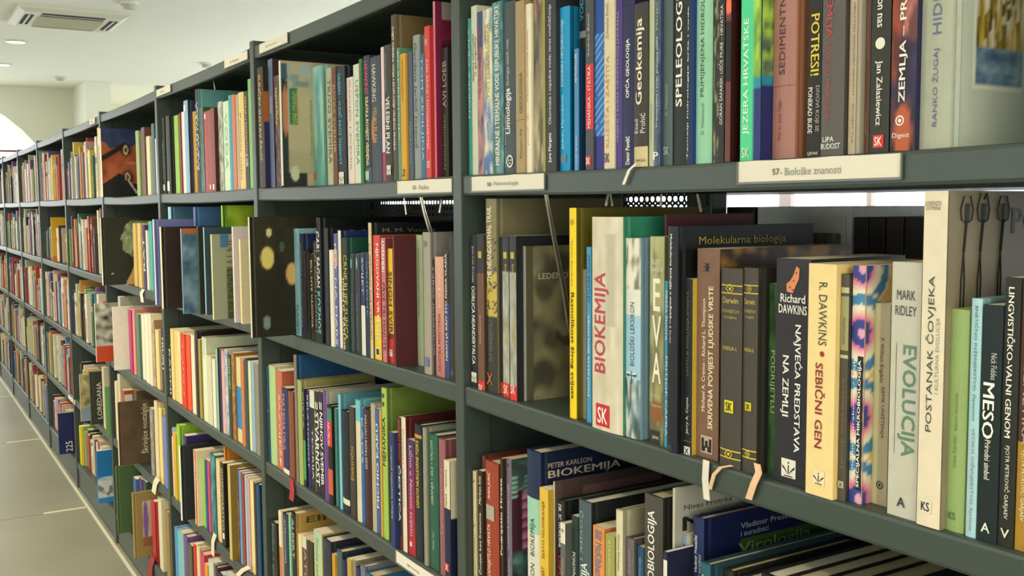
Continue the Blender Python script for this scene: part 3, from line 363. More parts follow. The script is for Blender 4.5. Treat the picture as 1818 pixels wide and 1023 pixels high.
(0,3,0.1239,0.1314,0.004,0.2399,0.2,'p','30241e','30241e','dark book with white italic lettering',{'t':[('Podrijetlo Hrvata','efe8d4',0.0935,0.2103,0.5,0.9,'u',1)]}),
(0,3,0.1318,0.1445,0.0099,0.2408,0.22,'p','6c6878','b06a90','violet grey book with pink chromosome cover',{'t':[('OSNOVE IMUNOLOGIJE','cfc8c8',0.104,0.2033,0.5,0.45,'u',0),('JURETIĆ','cfc8c8',0.0629,0.0912,0.5,0.45,'u',0)],'em':[('q','8c8478',0.2312,0.5,0.8,'SK')],'ca':[('n','2c4a44','7ca09c',8),('n2','3c4a44','1c2c28',9),('pk',)]}),
(0,3,0.2017,0.2365,0.002,0.2711,0.23,'h','1f2c4c','17223e','thick navy and mint book,BIOKEMIJA on cover',{'z':[(0.027,0.1541,'d8d4c0'),(0.1541,0.2041,'9cc8b0')],'t':[('KARLSON · BIOKEMIJA','2c3440',0.0598,0.1751,0.5,0.4,'u',0)],'ct':[('PETER KARLSON','c8b89c',0.05,0.375,0.915,0.026),('BIOKEMIJA','c8b89c',0.05,0.6,0.85,0.052)]}),
(0,3,0.2424,0.2635,-0.004,0.2265,0.15,'p','dcb440','b8962c','yellow book titled ŠESTO IZUMIRANJE',{'t':[('ŠESTO IZUMIRANJE','4a3c1c',0.128,0.2086,0.45,0.4,'u',0),('KOLBERT','4a3c1c',0.0883,0.1161,0.4,0.35,'u',0)]}),
(0,3,0.2639,0.2679,0.0041,0.2382,0.23,'h','b8ac88','544640','pale edged book with a dusky pink cover',{'ca':[('r',0,0,1,1,'4c3c3a'),('r',0.15,0.6,0.8,0.95,'6c5450'),('r',0.8,0,1,1,'501c20')]}),
(0,3,0.2683,0.2827,0.0095,0.2141,0.19,'h','2c2c2a','1e2220','black book with white and red vertical lettering',{'t':[('DR. SC. NOKLANE','e8e4dc',0.1479,0.2081,0.4,0.55,'d',1),('USPON','d84034',0.0928,0.1361,0.4,0.7,'d',1)]}),
(0,3,0.2928,0.3038,-0.004,0.1909,0.14,'p','5f6460','545854','grey book with a white top panel',{'z':[(0.1631,0.1923,'e0d8c4')],'t':[('MEDICINA','b8a088',0.1192,0.1431,0.5,0.5,'u',0)],'em':[('o','6c6c64',0.1808,0.5,0.45,'')]}),
(0,3,0.3042,0.3182,0.0066,0.202,0.15,'p','2c3c36','26342f','dark green book titled PONOVNO',{'t':[('PONOVNO','dcdccc',0.1126,0.1526,0.4,0.5,'d',1)]}),
(0,3,0.3188,0.3464,0.008,0.2275,0.2,'h','4c5a60','1e2426','blue grey book in glossy film,black cover',{'t':[('ČOVJEK I DR','9cb4b8',0.1191,0.2136,0.3,0.4,'d',0),('EVOLUCIJA','ecece8',0.0734,0.1457,0.6,0.6,'u',1)]}),
(0,3,0.3555,0.3796,0.0041,0.2031,0.14,'p','e08c48','c87838','orange book with blue lettering',{'t':[('Bill McKibben','5c7c9c',0.1384,0.199,0.5,0.6,'d',1)]}),
(0,3,0.3816,0.4002,0.0043,0.1991,0.14,'p','9c9c54','84843c','olive book with pale lettering',{'t':[('ISTRAŽIVANJE','dcdcb4',0.1384,0.193,0.5,0.3,'d',0)]}),
(0,3,0.4024,0.4155,0.0053,0.2355,0.19,'h','d4caa8','a8a284','pale cream book,large pale cover',{'t':[('Osnove fiziologije','4c4a3a',0.1584,0.205,0.5,0.35,'d',0)]}),
(0,3,0.4159,0.4315,0.0107,0.2031,0.15,'h','6a6464','585454','grey book with dull pink lettering',{'t':[('ČUDESNA','b09090',0.1475,0.1904,0.5,0.4,'u',0)]}),
(0,3,0.4321,0.4441,0.0155,0.1954,0.15,'p','2c5474','244864','dark teal blue book,pale lettering',{'t':[('ANTROPOLOGIJA','9cb8c8',0.144,0.183,0.5,0.4,'u',0)]}),
(0,3,0.4535,0.4868,0.0093,0.2686,0.2,'h','4a4842','35332f','thick dark grey book,white title ending BIOLOGIJA',{'t':[('MIKROBIOLOGIJA','f2efe4',0.1314,0.2507,0.5,0.5,'u',1)]}),
(0,3,0.506,0.51,0.0105,0.2,0.13,'p','c8bc94','c8bc94','short cream paperback',{}),
(0,3,0.5104,0.5144,0.004,0.2882,0.22,'p','b8b4a4','a8a698','light grey book with black M on cover',{'ct':[('Nives Protrka','3c3c3a',0.06,0.4,0.905,0.02),('M','1c1c1c',0.05,0.2,0.82,0.058)]}),
(0,3,0.5148,0.5224,0.0149,0.2332,0.16,'p','8090b0','c8c0a8','light blue book with pale cover',{'t':[('STANICA','3c4c7c',0.1769,0.2236,0.5,0.5,'u',0)]}),
(0,3,0.5228,0.5293,-0.02,0.222,0.15,'p','282c4c','242842','short navy book with a white panel',{'z':[(0.1469,0.2125,'dcd8cc')]}),
(0,3,0.5297,0.5473,0.0184,0.2584,0.24,'h','25305c','171e44','navy book titled Virologija,green cover panel',{'t':[('Vladimir Presečki','e4e4e0',0.1937,0.2371,0.35,0.3,'u',1),('i suradnici','c8ccd8',0.1917,0.2161,0.7,0.25,'u',0)],'ca':[('r',0,0,1,1,'171e44'),('r',0.19,0.5,1,0.875,'3a5a1c')],'ct':[('Vladimir Presečki','a8acb0',0.235,0.62,0.92,0.028),('i suradnici','a8acb0',0.235,0.42,0.885,0.025),('Virologija','8ca078',0.22,0.72,0.795,0.06)]}),
(0,3,0.5766,0.5911,-0.012,0.2242,0.22,'h','2c5c68','24404a','teal book with a dark cover',{'t':[('V','dcdcd0',0.1968,0.2125,0.5,0.5,'u',0)]}),
(0,3,0.5915,0.6068,0.0065,0.2181,0.2,'h','2a2c28','202220','dark green black book at the frame bottom',{}),
(0,3,0.6074,0.6372,0.0126,0.213,0.23,'h','26282c','1c1e20','thick black book with worn jacket',{}),
(0,3,0.6378,0.6638,0.0169,0.2265,0.23,'h','222428','181a1c','black book beside the worn black jacket',{}),
(0,3,0.6644,0.6908,0.0205,0.2281,0.23,'h','7a2420','1c1816','thick dark red book',{}),
(0,3,0.6914,0.7201,0.024,0.2299,0.22,'h','5c1c20','181618','dark wine red book',{}),
(0,3,0.7207,0.7513,0.0275,0.2328,0.22,'h','1e2030','14161e','midnight blue book hidden low',{}),
(1,1,-0.9712,-0.9672,0.01,0.2408,0.175,'h','1c1c1a','1c1c1a','black book right beside the post',{}),
(1,1,-0.938,-0.9008,-0.006,0.2736,0.175,'p','201c16','b86a28','black book with gold title SUNČEV SUSTAV',{'t':[('SUNČEV SUSTAV','d8a82c',0.1128,0.2574,0.5,0.6,'d',1),('Ribolić','c8b890',0.0613,0.1064,0.5,0.5,'d',0)],'ca':[('r',0,0,1,1,'2c3058'),('r',0,0.55,1,0.8,'b86420'),('r',0,0.8,1,1,'28241c')]}),
(1,1,-0.9002,-0.8691,0.0071,0.289,0.175,'p','5c6a88','4a2c34','slate blue book',{'t':[('Svemir','c0c4c8',0.1683,0.2063,0.5,0.5,'u',0)]}),
(1,1,-0.8687,-0.8345,0.01,0.2489,0.175,'p','3c3230','3c3230','dark brown book with a yellow stripe title',{'t':[('KRATKA PRIČA','e8c84c',0.1394,0.2221,0.5,0.5,'d',1)],'a':[('r',0,0,1,1,'3a3030'),('n2','3a3030','8c6a60',8)]}),
(1,1,-0.6532,-0.6427,-0.052,0.2543,0.15,'p','d8d4bc','b8ac88','beige space station cover facing the aisle',{'uv':0.072,'ca':[('r',0,0,1,1,'b8ac88'),('n2','b8ac88','a8a080',3),('r',0,0,0.18,0.9,'26383c'),('e',0.1,0.6,0.08,0.2,'c0805c'),('r',0.12,0.84,0.5,0.9,'8a9a98'),('r',0.2,0.76,0.28,1,'9aa8a4'),('r',0.3,0.7,0.42,0.86,'8c9c98'),('r',0.4,0.8,0.8,0.84,'7c8c90'),('r',0.5,0.88,0.9,0.98,'a4b0a8'),('r',0,0.86,0.18,0.98,'3c5a6c'),('r',0.2,0.5,0.45,0.78,'2f7a60'),('r',0,0,0.7,0.1,'2a2e2c'),('e',0.35,0.1,0.12,0.06,'c8c8a4')],'cv':[('SVEMIR OTKRIVENO','c8b43c',0.5,0.76,0.2,0.09),('Iz povijesti svemirskih letova','6c6450',0.25,0.7,0.42,0.05)]}),
(1,1,-0.6421,-0.5821,0.0146,0.2425,0.175,'h','6fa8a0','8abcae','iridescent teal green book',{'em':[('r','c84438',0.02,0.2,0.25,'')],'a':[('g','4c8878','78b0b0'),('n2','6aa49a','a4ccb4',3)]}),
(1,1,-0.5373,-0.5113,0.0046,0.2283,0.175,'p','a8aa88','a8aa88','pale olive book titled TKIVO SVEMIRA',{'t':[('TKIVO SVEMIRA','44483c',0.0417,0.2071,0.6,0.6,'d',0)]}),
(1,1,-0.5109,-0.4918,0.0064,0.2286,0.175,'p','6a4030','6a4030','rust brown book',{'t':[('RIVAS SVEMIR','d8a878',0.0606,0.1938,0.5,0.5,'d',0)]}),
(1,1,-0.4914,-0.4509,0.0083,0.2253,0.175,'h','1f2428','1f2428','black book with cyan title VODIČ KROZ ZNANOST',{'t':[('GRIBBIN • VODIČ KROZ ZNANOST','3fb0d0',0.0375,0.2132,0.5,0.5,'d',1)],'em':[('q','ddd4bc',0.0114,0.5,0.6,'IZ')]}),
(1,1,-0.4505,-0.4202,0.012,0.2015,0.15,'p','dcccc0','dcccc0','pale pink paperback,small lettering',{'t':[('ČOVJEK I SVEMIR','8c6c74',0.0254,0.1956,0.5,0.35,'d',0)]}),
(1,1,-0.4137,-0.3869,0.0104,0.2214,0.15,'p','ccd4bc','ccd4bc','white green spined book',{'t':[('USPON SVEMIRA','4c8c5c',0.0347,0.1917,0.6,0.5,'d',0)]}),
(1,1,-0.3774,-0.3648,0.0064,0.227,0.175,'p','2c6c3c','2c6c3c','thin dark green book',{'t':[('SREDIŠTE','c85040',0.1678,0.2242,0.5,0.5,'d',0)]}),
(1,1,-0.3644,-0.3377,0.0105,0.2307,0.175,'h','2c3444','2c3444','book titled KRATKA POVIJEST VREMENA,pink top lettering',{'z':[(0.0018,0.0266,'4c5c6c')],'t':[('KRATKA POVIJEST VREMENA','e8d48c',0.0307,0.1558,0.5,0.6,'d',1),('HAWKING','d8487c',0.1609,0.2209,0.5,0.6,'d',1)],'em':[('r','a8b8a0',0.0132,0.5,0.6,'')]}),
(1,1,-0.3291,-0.2847,0.0078,0.223,0.15,'h','38404c','38404c','grey blue book with an orange planet arc',{'t':[('HAWKING','c8c8c0',0.1435,0.2093,0.45,0.4,'d',1),('VELIKI PLAN','c8a03c',0.0713,0.1345,0.5,0.35,'d',0)],'a':[('r',0,0,1,1,'363e4a'),('e',0.4,0.42,0.35,0.1,'c87838'),('e',0.7,0.42,0.35,0.12,'363e4a')]}),
(1,1,-0.2787,-0.2668,0.0062,0.2351,0.175,'p','e0c8c8','e0c8c8','thin white and magenta book',{'z':[(-0.0002,0.0515,'a02858')]}),
(1,1,-0.2664,-0.2362,0.0062,0.2354,0.175,'h','37322c','302c28','dark brown book with white title VELEBNI PLAN',{'t':[('VELEBNI PLAN','e8e4dc',0.0485,0.1461,0.55,0.5,'d',1),('STEPHEN HAWKING','8c887c',0.1559,0.2217,0.4,0.3,'d',0)],'em':[('q','e4dcc8',0.019,0.6,0.55,'IZ')]}),
(1,1,-0.2318,-0.2135,0.0052,0.2821,0.24,'h','4a4234','71603c','tall dark book with white lettering,tan cover',{'t':[('SVIJET SVEMIRA VIZIJA I EKSPLOZIJE VELIKOG PRASKA','e8e4d8',0.0519,0.2617,0.5,0.5,'d',1)]}),
(1,1,-0.2098,-0.199,0.0045,0.2238,0.15,'p','5c8c74','5c8c74','thin green teal book',{'t':[('EKSPEDICIJA','d8dcc0',0.0653,0.2174,0.5,0.5,'d',0)]}),
(1,1,-0.1986,-0.1784,0.005,0.2119,0.15,'p','d09a24','d09a24','golden yellow paperback',{'t':[('SUNČEV KALENDAR','8c5a10',0.1307,0.2013,0.5,0.4,'d',0)],'em':[('t','5c3c10',0.012,0.5,0.6,'Z')]}),
(1,1,-0.178,-0.1604,0.0088,0.2123,0.15,'p','4c5468','4c5468','slate blue book with small lettering',{'t':[('IGRICE KAOSA','8c94a4',0.0256,0.0963,0.5,0.4,'d',0)]}),
(1,1,-0.16,-0.1361,0.011,0.2369,0.175,'h','8c9490','8c9490','grey book with black cap and dark lettering',{'z':[(0.2398,0.2563,'3a3c38')],'t':[('Gordana Jerbić Jozević','2c3430',0.051,0.2242,0.5,0.5,'d',0)]}),
(1,1,-0.1244,-0.1079,0.0051,0.2023,0.15,'p','3c6484','3c6484','thin steel blue book',{'t':[('TOM ZEMLJINA','b8ccd8',0.0281,0.1968,0.5,0.5,'d',0)]}),
(1,1,-0.1043,-0.0863,0.0043,0.2427,0.175,'p','d04040','b83434','bright red book titled FOTOGRAMETRIJA',{'t':[('KARL KRAUS • FOTOGRAMETRIJA','f0d0c4',0.0454,0.1896,0.5,0.4,'d',1),('IV','f0d0c4',0.2119,0.2226,0.4,0.5,'h',0)],'em':[('q','ecd8c8',0.0218,0.5,0.55,'S')]}),
(1,1,-0.0859,-0.0791,0.0109,0.28,0.2,'h','d87c90','7c2444','tall pink edged book,maroon and white cover',{'ca':[('n','6c1c3c','8c3050',6),('n2','74203f','2c1420',5),('r',0,0.9,1,1,'9c948c')]}),
(1,1,-0.0785,-0.0572,0.0209,0.2055,0.15,'p','302c28','302c28','black book with thin grey lettering by nearest post',{'t':[('AVI LOEB','a8a498',0.1116,0.1846,0.5,0.6,'u',0),('Izvanzemljac','7c8c3c',0.0128,0.1009,0.5,0.45,'u',0)]}),
(1,2,-0.7786,-0.7593,0.0068,0.2274,0.175,'p','e4d8a0','e4d8a0','thin cream book right of the solar system cover',{}),
(1,2,-0.7589,-0.7499,-0.0922,0.2597,0.215,'h','e8dcc0','2c2a1c','dark solar system cover jutting out by the post',{'uv':0.094,'ca':[('r',0,0,1,1,'26241a'),('g2','1a1a18','4a4428'),('e',0.27,0.66,0.15,0.09,'e8c878'),('e',0.27,0.66,0.12,0.07,'e0d070'),('e',0.32,0.87,0.06,0.035,'d8d090'),('e',0.62,0.75,0.06,0.04,'4c6048'),('e',0.85,0.52,0.14,0.09,'d0a860'),('e',0.22,0.12,0.09,0.055,'7c8c8c')]}),
(1,2,-0.7495,-0.7219,0.0057,0.234,0.175,'p','8cb4c0','8cb4c0','light blue paperback',{'t':[('PLANETI','3c5c74',0.0051,0.0671,0.5,0.5,'d',0)]}),
(1,2,-0.7215,-0.7007,0.0082,0.2234,0.15,'h','242c3c','1f2c50','dark navy book with yellowed lettering',{'t':[('SVEMIRSKA ENCIKLOPEDIJA','8c8870',0.0198,0.203,0.5,0.5,'d',0)]}),
(1,2,-0.7003,-0.6703,0.0098,0.1888,0.135,'h','1c1c1c','1c1c1c','black book,orange edge line',{'a':[('r',0,0,1,1,'1c1c1c'),('r',0,0,0.2,1,'8c5c30')]}),
(1,2,-0.66,-0.64,0.0072,0.183,0.135,'p','26221e','26221e','slim black book with cream lettering',{'t':[('BILL NYE VASIONA','c8b88c',0.0258,0.1691,0.5,0.5,'d',0)]}),
(1,2,-0.6361,-0.6164,0.007,0.2109,0.15,'p','26262a','26262a','slim black book with gold lettering',{'t':[('CARL SAGAN KONTAKT','a88c50',0.0163,0.2053,0.5,0.5,'d',0)]}),
(1,2,-0.6097,-0.5871,0.0044,0.2593,0.24,'h','1c1e20','181a1c','tall black book with bold white title KOZMOS',{'t':[('CARL SAGAN','e8e8e4',0.1154,0.2316,0.45,0.75,'d',1),('KOZMOS','7cc8d8',0.0193,0.1072,0.45,0.75,'d',1)]}),
(1,2,-0.5867,-0.5619,0.0104,0.2386,0.2,'h','2c3038','1c1c20','charcoal book with worn edge and large cover letters',{'ct':[('WARP','9c9c94',0.1,0.95,0.92,0.06)]}),
(1,2,-0.5401,-0.523,0.0042,0.1952,0.15,'p','e4dcc4','e4dcc4','thin cream paperback beside charcoal book',{}),
(1,2,-0.5226,-0.5064,0.0075,0.2283,0.175,'p','5c5c9c','5c5c9c','blue and white book',{'z':[(0.1634,0.197,'c89a90')],'t':[('PUT NA MARS','e4e0ec',0.005,0.2083,0.5,0.5,'d',0)]}),
(1,2,-0.506,-0.4914,0.0099,0.2341,0.175,'h','e0d8b8','26346c','cream slim book with blue cover',{}),
(1,2,-0.4763,-0.4492,0.0049,0.2214,0.15,'h','2a2824','1e4c3c','black book with cream and gold lettering',{'t':[('JOHN G. TAYLOR','e4dcc8',-0.0001,0.1438,0.35,0.5,'d',1),('CRNE RUPE SUNCA','c8a838',0.0221,0.1878,0.75,0.45,'d',0)]}),
(1,2,-0.4488,-0.427,0.0091,0.1903,0.15,'p','303238','303238','left one of two black volumes with candle flame motifs',{'t':[('FIZIKA NEMOGUĆEG','4c7c6c',0.0024,0.1122,0.5,0.5,'d',0)],'em':[('fl','7cb8b0',0.1711,0.5,0.35,'')]}),
(1,2,-0.4265,-0.4019,0.0106,0.1911,0.15,'p','303238','303238','right one of two black volumes with candle flame motifs',{'t':[('FIZIKA NEMOGUĆEG','4c7c6c',0.0051,0.1138,0.5,0.5,'d',0)],'em':[('fl','7cb8b0',0.1721,0.5,0.35,'')]}),
(1,2,-0.3926,-0.3741,0.0084,0.1944,0.15,'p','2c3058','2c3058','navy book with white lower half',{'z':[(-0.0343,0.0947,'d8d4c4')],'t':[('SVIJET','d8d8d8',0.1161,0.1852,0.5,0.5,'d',0)]}),
(1,2,-0.3737,-0.3581,0.0095,0.1929,0.15,'p','26304a','26304a','dark blue book with small blue lettering',{'t':[('VRIJEME','5c8cac',0.0748,0.1806,0.5,0.5,'d',0)]}),
(1,2,-0.3446,-0.3302,0.0047,0.2512,0.22,'h','c8b48c','1c1e20','tall tan book with dark lettering,black cover',{'t':[('HEPPELSTEIN APOLLO 14','9c5c58',0.0356,0.213,0.5,0.6,'u',0)],'ct':[('M. M. Vucetic','8c8a70',0.1,0.6,0.93,0.028)]}),
(1,2,-0.3298,-0.2992,0.007,0.2286,0.175,'p','cf4030','a83428','red book with yellow foot and white lettering',{'z':[(-0.0038,0.0795,'e0c030')],'t':[('NJEGOVANI VRTLOG','efe0d0',0.0379,0.2136,0.6,0.45,'d',1)],'em':[('q','e8e0d0',0.0149,0.5,0.5,'I')]}),
(1,2,-0.2899,-0.2721,0.005,0.2244,0.15,'p','c07078','7c3c3c','dusty pink book with black foot',{'t':[('UVERMERI','efe4e0',0.1639,0.2185,0.5,0.7,'d',1),('PRVE TRI MINUTE','302424',0.0211,0.1436,0.5,0.6,'d',0)]}),
(1,2,-0.2717,-0.2523,0.0099,0.2056,0.15,'p','e0b428','a82c24','yellow and red book titled SVIRE',{'z':[(-0.0128,0.0535,'b83028')],'t':[('SINGH SVIRE','2c2010',0.0433,0.1647,0.5,0.7,'d',1)],'em':[('q','e4dcc8',0.0179,0.4,0.6,'T')]}),
(1,2,-0.2245,-0.2198,-0.002,0.2289,0.19,'h','6c3434','582a2c','large maroon book showing its plain cover',{}),
(1,2,-0.2191,-0.1947,0.0405,0.2301,0.175,'h','a4b08c','84884c','pale green book,small lettering',{'t':[('Istraživanje fizike','6c7a5c',0.0869,0.2057,0.5,0.3,'d',0)]}),
(1,2,-0.1264,-0.0997,0.0072,0.2363,0.175,'h','9c9484','88827c','thick grey book with oval emblem',{'em':[('o','7c7468',0.217,0.5,0.4,''),('r','6c6c9c',0.0207,0.5,0.6,'')]}),
(1,2,-0.0993,-0.0927,0.011,0.1914,0.15,'p','2c2824','2c2824','thin dark book left of the salmon book',{'t':[('ČUDESNI SVIJET','d8d4cc',0.0329,0.1823,0.5,0.6,'u',0)]}),
(1,2,-0.0887,-0.059,0.01,0.1965,0.15,'p','cc8474','a4682c','salmon book titled AKUSTIKA PROSTORIJA',{'t':[('AKUSTIKA PROSTORIJA','3c2420',0.0078,0.1042,0.5,0.4,'u',0),('Boris Đurđević','d8c8b8',0.1144,0.187,0.5,0.3,'u',0)],'a':[('g','b46c6c','d8a088')]}),
(1,2,-0.0586,-0.0431,0.0108,0.2067,0.15,'p','2c4478','2c4478','blue and black book with bold white lettering',{'z':[(0.1208,0.2069,'24241f')],'t':[('NISAM JA KRIV ŠTO FIZIKA VLADA','ece8dc',0.0292,0.2024,0.45,0.6,'u',1)]}),
(1,2,-0.0343,-0.0154,0.0072,0.2317,0.175,'h','2c2a26','2c2a26','dark book against the nearest post',{'em':[('o','6c6c64',0.0129,0.5,0.4,'')]}),
(1,3,-0.9712,-0.9576,0.0074,0.2303,0.175,'p','26506c','26506c','dark teal book beside the post',{'em':[('e2','e0c870',0.1234,0.5,0.5,'')]}),
(1,3,-0.9572,-0.9119,0.0091,0.2374,0.175,'h','a8c888','d8d4b0','pale green hardback',{}),
(1,3,-0.9033,-0.8592,0.0074,0.2339,0.175,'p','c06c4c','b86444','terracotta book',{'t':[('SAZVIJEŽĐA','f0d8c4',-0.0228,0.1774,0.5,0.4,'d',0)]}),
(1,3,-0.8584,-0.8193,0.006,0.2008,0.15,'p','2c2450','2c2450','violet navy book',{'z':[(-0.0037,0.0109,'e4dcc8')],'t':[('MATEMATIKA','b0a8d0',0.0531,0.1841,0.3,0.4,'d',0)]}),
(1,3,-0.8185,-0.7844,0.0068,0.1976,0.15,'h','7c4834','7c4834','reddish brown book with a red ribbon',{'rb':[([(-0.8004,-0.002,0.7746),(-0.7874,-0.0045,0.7521),(-0.7968,-0.0045,0.7264)],0.0286,'a82c30')]}),
(1,3,-0.7666,-0.7497,0.004,0.2866,0.24,'h','8a7058','1f4c74','tall brown spined book,dark blue cover',{}),
(1,3,-0.7493,-0.7242,0.005,0.2334,0.175,'h','98a860','989058','olive green book',{}),
(1,3,-0.7238,-0.711,0.0066,0.2182,0.15,'p','24221f','24221f','thin black book,third shelf',{'z':[(0.0148,0.1029,'4c9c5c')],'t':[('ČISTA','d8d4c4',0.128,0.2092,0.5,0.5,'d',0)]}),
(1,3,-0.7106,-0.6946,0.0109,0.216,0.15,'p','2c2c6c','2c2c6c','thin royal navy book',{'t':[('RELATIVNOST','d0d0e0',0.0427,0.2048,0.5,0.5,'d',0)]}),
(1,3,-0.6905,-0.6631,0.0107,0.219,0.15,'p','d8d4bc','d8d4bc','cream topped book with black lower half',{'z':[(-0.0014,0.1818,'23231f')],'t':[('TEORIJA','e4dcc8',0.0235,0.135,0.5,0.4,'d',0)]}),
(1,3,-0.6536,-0.6302,0.0084,0.2224,0.15,'p','211d1f','211d1f','first of twin black books with jumbled white lettering',{'t':[('STVARNOST','f0ece4',0.0195,0.1782,0.5,0.9,'d',1),('II','e8e4dc',0.1843,0.2,0.5,0.6,'h',1)]}),
(1,3,-0.6268,-0.6039,0.0075,0.2266,0.175,'p','211d1f','211d1f','second of twin black books with jumbled white lettering',{'t':[('NJIHOV SVEMIR','f0ece4',0.0259,0.1828,0.5,0.9,'d',1),('II','e8e4dc',0.1888,0.2044,0.5,0.6,'h',1)]}),
(1,3,-0.5986,-0.5793,0.0064,0.2322,0.21,'h','6c3c8c','a8a898','purple spined book,grey cover',{}),
(1,3,-0.5734,-0.5482,0.0046,0.2068,0.15,'h','24221f','20201e','black book with red and green labels',{'z':[(0.1219,0.1748,'c83428'),(0.1748,0.2018,'3c7c5c'),(0.0213,0.0746,'c85c3c')],'t':[('NEUTRON','ecd8c8',0.1242,0.1713,0.5,0.5,'d',0)]}),
(1,3,-0.5476,-0.5353,0.0103,0.2034,0.15,'p','4c7c74','4c7c74','thin green slate booklet',{}),
(1,3,-0.5224,-0.5103,0.0095,0.2365,0.2,'h','7cc0d0','5c94a4','light cyan hardback',{}),
(1,3,-0.5076,-0.4722,0.0101,0.2066,0.15,'h','1c242c','1c242c','navy black book with white foot band',{'z':[(0.0167,0.0283,'dcd4bc')]}),
(1,3,-0.4602,-0.4339,0.0065,0.2228,0.15,'p','3c342c','3c342c','brown black book with gold lettering',{'t':[('Električni','c8a050',0.0767,0.1443,0.5,0.6,'u',0)]}),
(1,3,-0.4335,-0.4103,0.0095,0.2402,0.175,'h','6cb8c0','5ca0a8','cyan book with cream lower spine',{'z':[(-0.0078,0.1989,'d0c8a8')]}),
(1,3,-0.4082,-0.3945,0.0094,0.2278,0.175,'p','2c5c9c','2c5c9c','thin blue book beside the cyan spine',{'t':[('KAOS','d8e0e8',0.1199,0.208,0.5,0.5,'d',0)]}),
(1,3,-0.3905,-0.3611,0.0089,0.2307,0.175,'h','3c201f','34201e','dark maroon book with white lettering',{'t':[('ELEKTRON I FOTON','dcd0c4',0.1145,0.218,0.4,0.4,'u',0)]}),
(1,3,-0.3575,-0.3393,0.0086,0.2448,0.175,'h','b0a484','b0a484','beige book with rounded spine',{}),
(1,3,-0.3387,-0.3233,0.0093,0.2382,0.175,'p','3c5c9c','3c5c9c','medium blue book with white lettering',{'t':[('MICHIO KAKU','e0e4e8',0.049,0.2097,0.5,0.6,'u',1)]}),
(1,3,-0.3146,-0.308,0.0065,0.2394,0.175,'p','c8a040','c8a040','thin gold book beside green MEHANIKA',{}),
(1,3,-0.3076,-0.2857,0.0089,0.2822,0.24,'h','a0bc54','6c8038','green book titled MEHANIKA,large lime cover',{'t':[('MEHANIKA','20281c',0.1371,0.2285,0.5,0.55,'u',1)],'em':[('r','3c4434',0.2682,0.5,0.35,''),('r','3c4434',0.2526,0.5,0.35,'')]}),
(1,3,-0.2529,-0.2349,-0.002,0.2108,0.15,'p','2c3464','2c3464','short navy book with white lettering',{'t':[('Albert kozmički proširen','c8ccd8',0.0523,0.1859,0.5,0.45,'u',0)]}),
(1,3,-0.2345,-0.2221,0.006,0.2397,0.175,'p','5c2c24','5c2c24','brown red book,bold white lower lettering',{'z':[(0.0241,0.1523,'2c2c34')],'t':[('RUMAN BOZJA','a85840',0.1625,0.2337,0.5,0.7,'d',1),('ČESTICA','f0ece0',0.0498,0.1523,0.5,0.9,'d',1)]}),
(1,3,-0.2217,-0.2045,0.0074,0.2418,0.22,'h','dcd0b8','582020','white spined book,dark red cover',{'t':[('Povijest vremena','5c4c44',0.0792,0.2211,0.5,0.3,'d',0)]}),
(1,3,-0.2041,-0.1757,0.0094,0.2055,0.15,'p','7c2430','8c3040','purple red book with script lettering',{'t':[('Lično o Novom svijetu','e4c8c8',0.0341,0.1952,0.5,0.5,'d',0)],'em':[('r','dcd0a8',0.0189,0.4,0.3,'')],'a':[('g','b02c34','3c2c64')]}),
(1,3,-0.1715,-0.1453,0.0088,0.2385,0.175,'h','24282c','24282c','black book with yellow title lettering',{'z':[(0.2153,0.2212,'c89040')],'t':[('OSNOVI NUKLEARNE FIZIKE','d8c03c',0.0928,0.2114,0.5,0.4,'u',1)]}),
(1,3,-0.1356,-0.1224,0.0061,0.2385,0.175,'h','8c8c7c','848474','grey green plain book',{}),
(1,3,-0.122,-0.0887,0.0106,0.2308,0.175,'h','2c5c48','264c3c','dark green book titled GIBANJA SILE VALOVI',{'t':[('GIBANJA • SILE • VALOVI','b8ccb4',0.1108,0.2196,0.5,0.35,'u',0),('Mladen Paić','9cb4a0',0.0331,0.0652,0.5,0.25,'u',0)]}),
(1,3,-0.0809,-0.0589,0.0085,0.2294,0.175,'h','945c64','8c5458','mauve book with pink lettering',{'t':[('Termodinamika','c88c94',0.0677,0.1816,0.5,0.4,'u',0)]}),
(1,3,-0.0361,-0.0168,-0.006,0.204,0.15,'p','1c2440','1c2440','navy white and teal book with red foot emblem',{'z':[(0.1259,0.206,'dcd0b0')],'t':[('FIZIKA – repetitorij','2c2c2c',0.1287,0.1886,0.4,0.4,'u',0)],'em':[('q','c83c34',0.0284,0.4,0.7,'X')],'ca':[('r',0,0,1,1,'1a2038'),('r',0,0.55,1,1,'c8c0a0'),('r',0.1,0.62,1,0.92,'2c6c5c')]}),
(1,4,-0.9712,-0.9311,0.0081,0.1823,0.135,'h','2c342c','2c342c','dark green grey book,bottom visible shelf',{'t':[('Fizika • geometrija','8c948c',-0.06,0.1779,0.5,0.4,'d',0)]}),
(1,4,-0.9001,-0.8798,0.0041,0.2263,0.175,'p','e0d0b4','e0d0b4','cream and orange slim book',{'z':[(-0.0375,0.1406,'c87840')]}),
(1,4,-0.8794,-0.843,0.0078,0.2269,0.175,'h','2c3844','2c3844','slate navy book with white lettering',{'t':[('ASTRONOMIJA','a8b4b8',0.1077,0.2155,0.5,0.4,'d',0)]}),
(1,4,-0.8334,-0.8228,0.0058,0.2338,0.175,'p','8cc8a4','8cc8a4','thin mint green booklet',{}),
(1,4,-0.8224,-0.7912,0.0087,0.2441,0.24,'h','241f1c','b0904c','black spined book,tan cover reading EIN',{'t':[('ALBERT','c8c0a8',0.1372,0.2297,0.5,0.4,'d',0)],'ct':[('EINSTEIN','584428',0.1,1.0,0.9,0.06)]}),
(1,4,-0.7906,-0.768,0.0125,0.2005,0.15,'p','e0d4a0','e0d4a0','cream slim book left of the labelled brown one',{}),
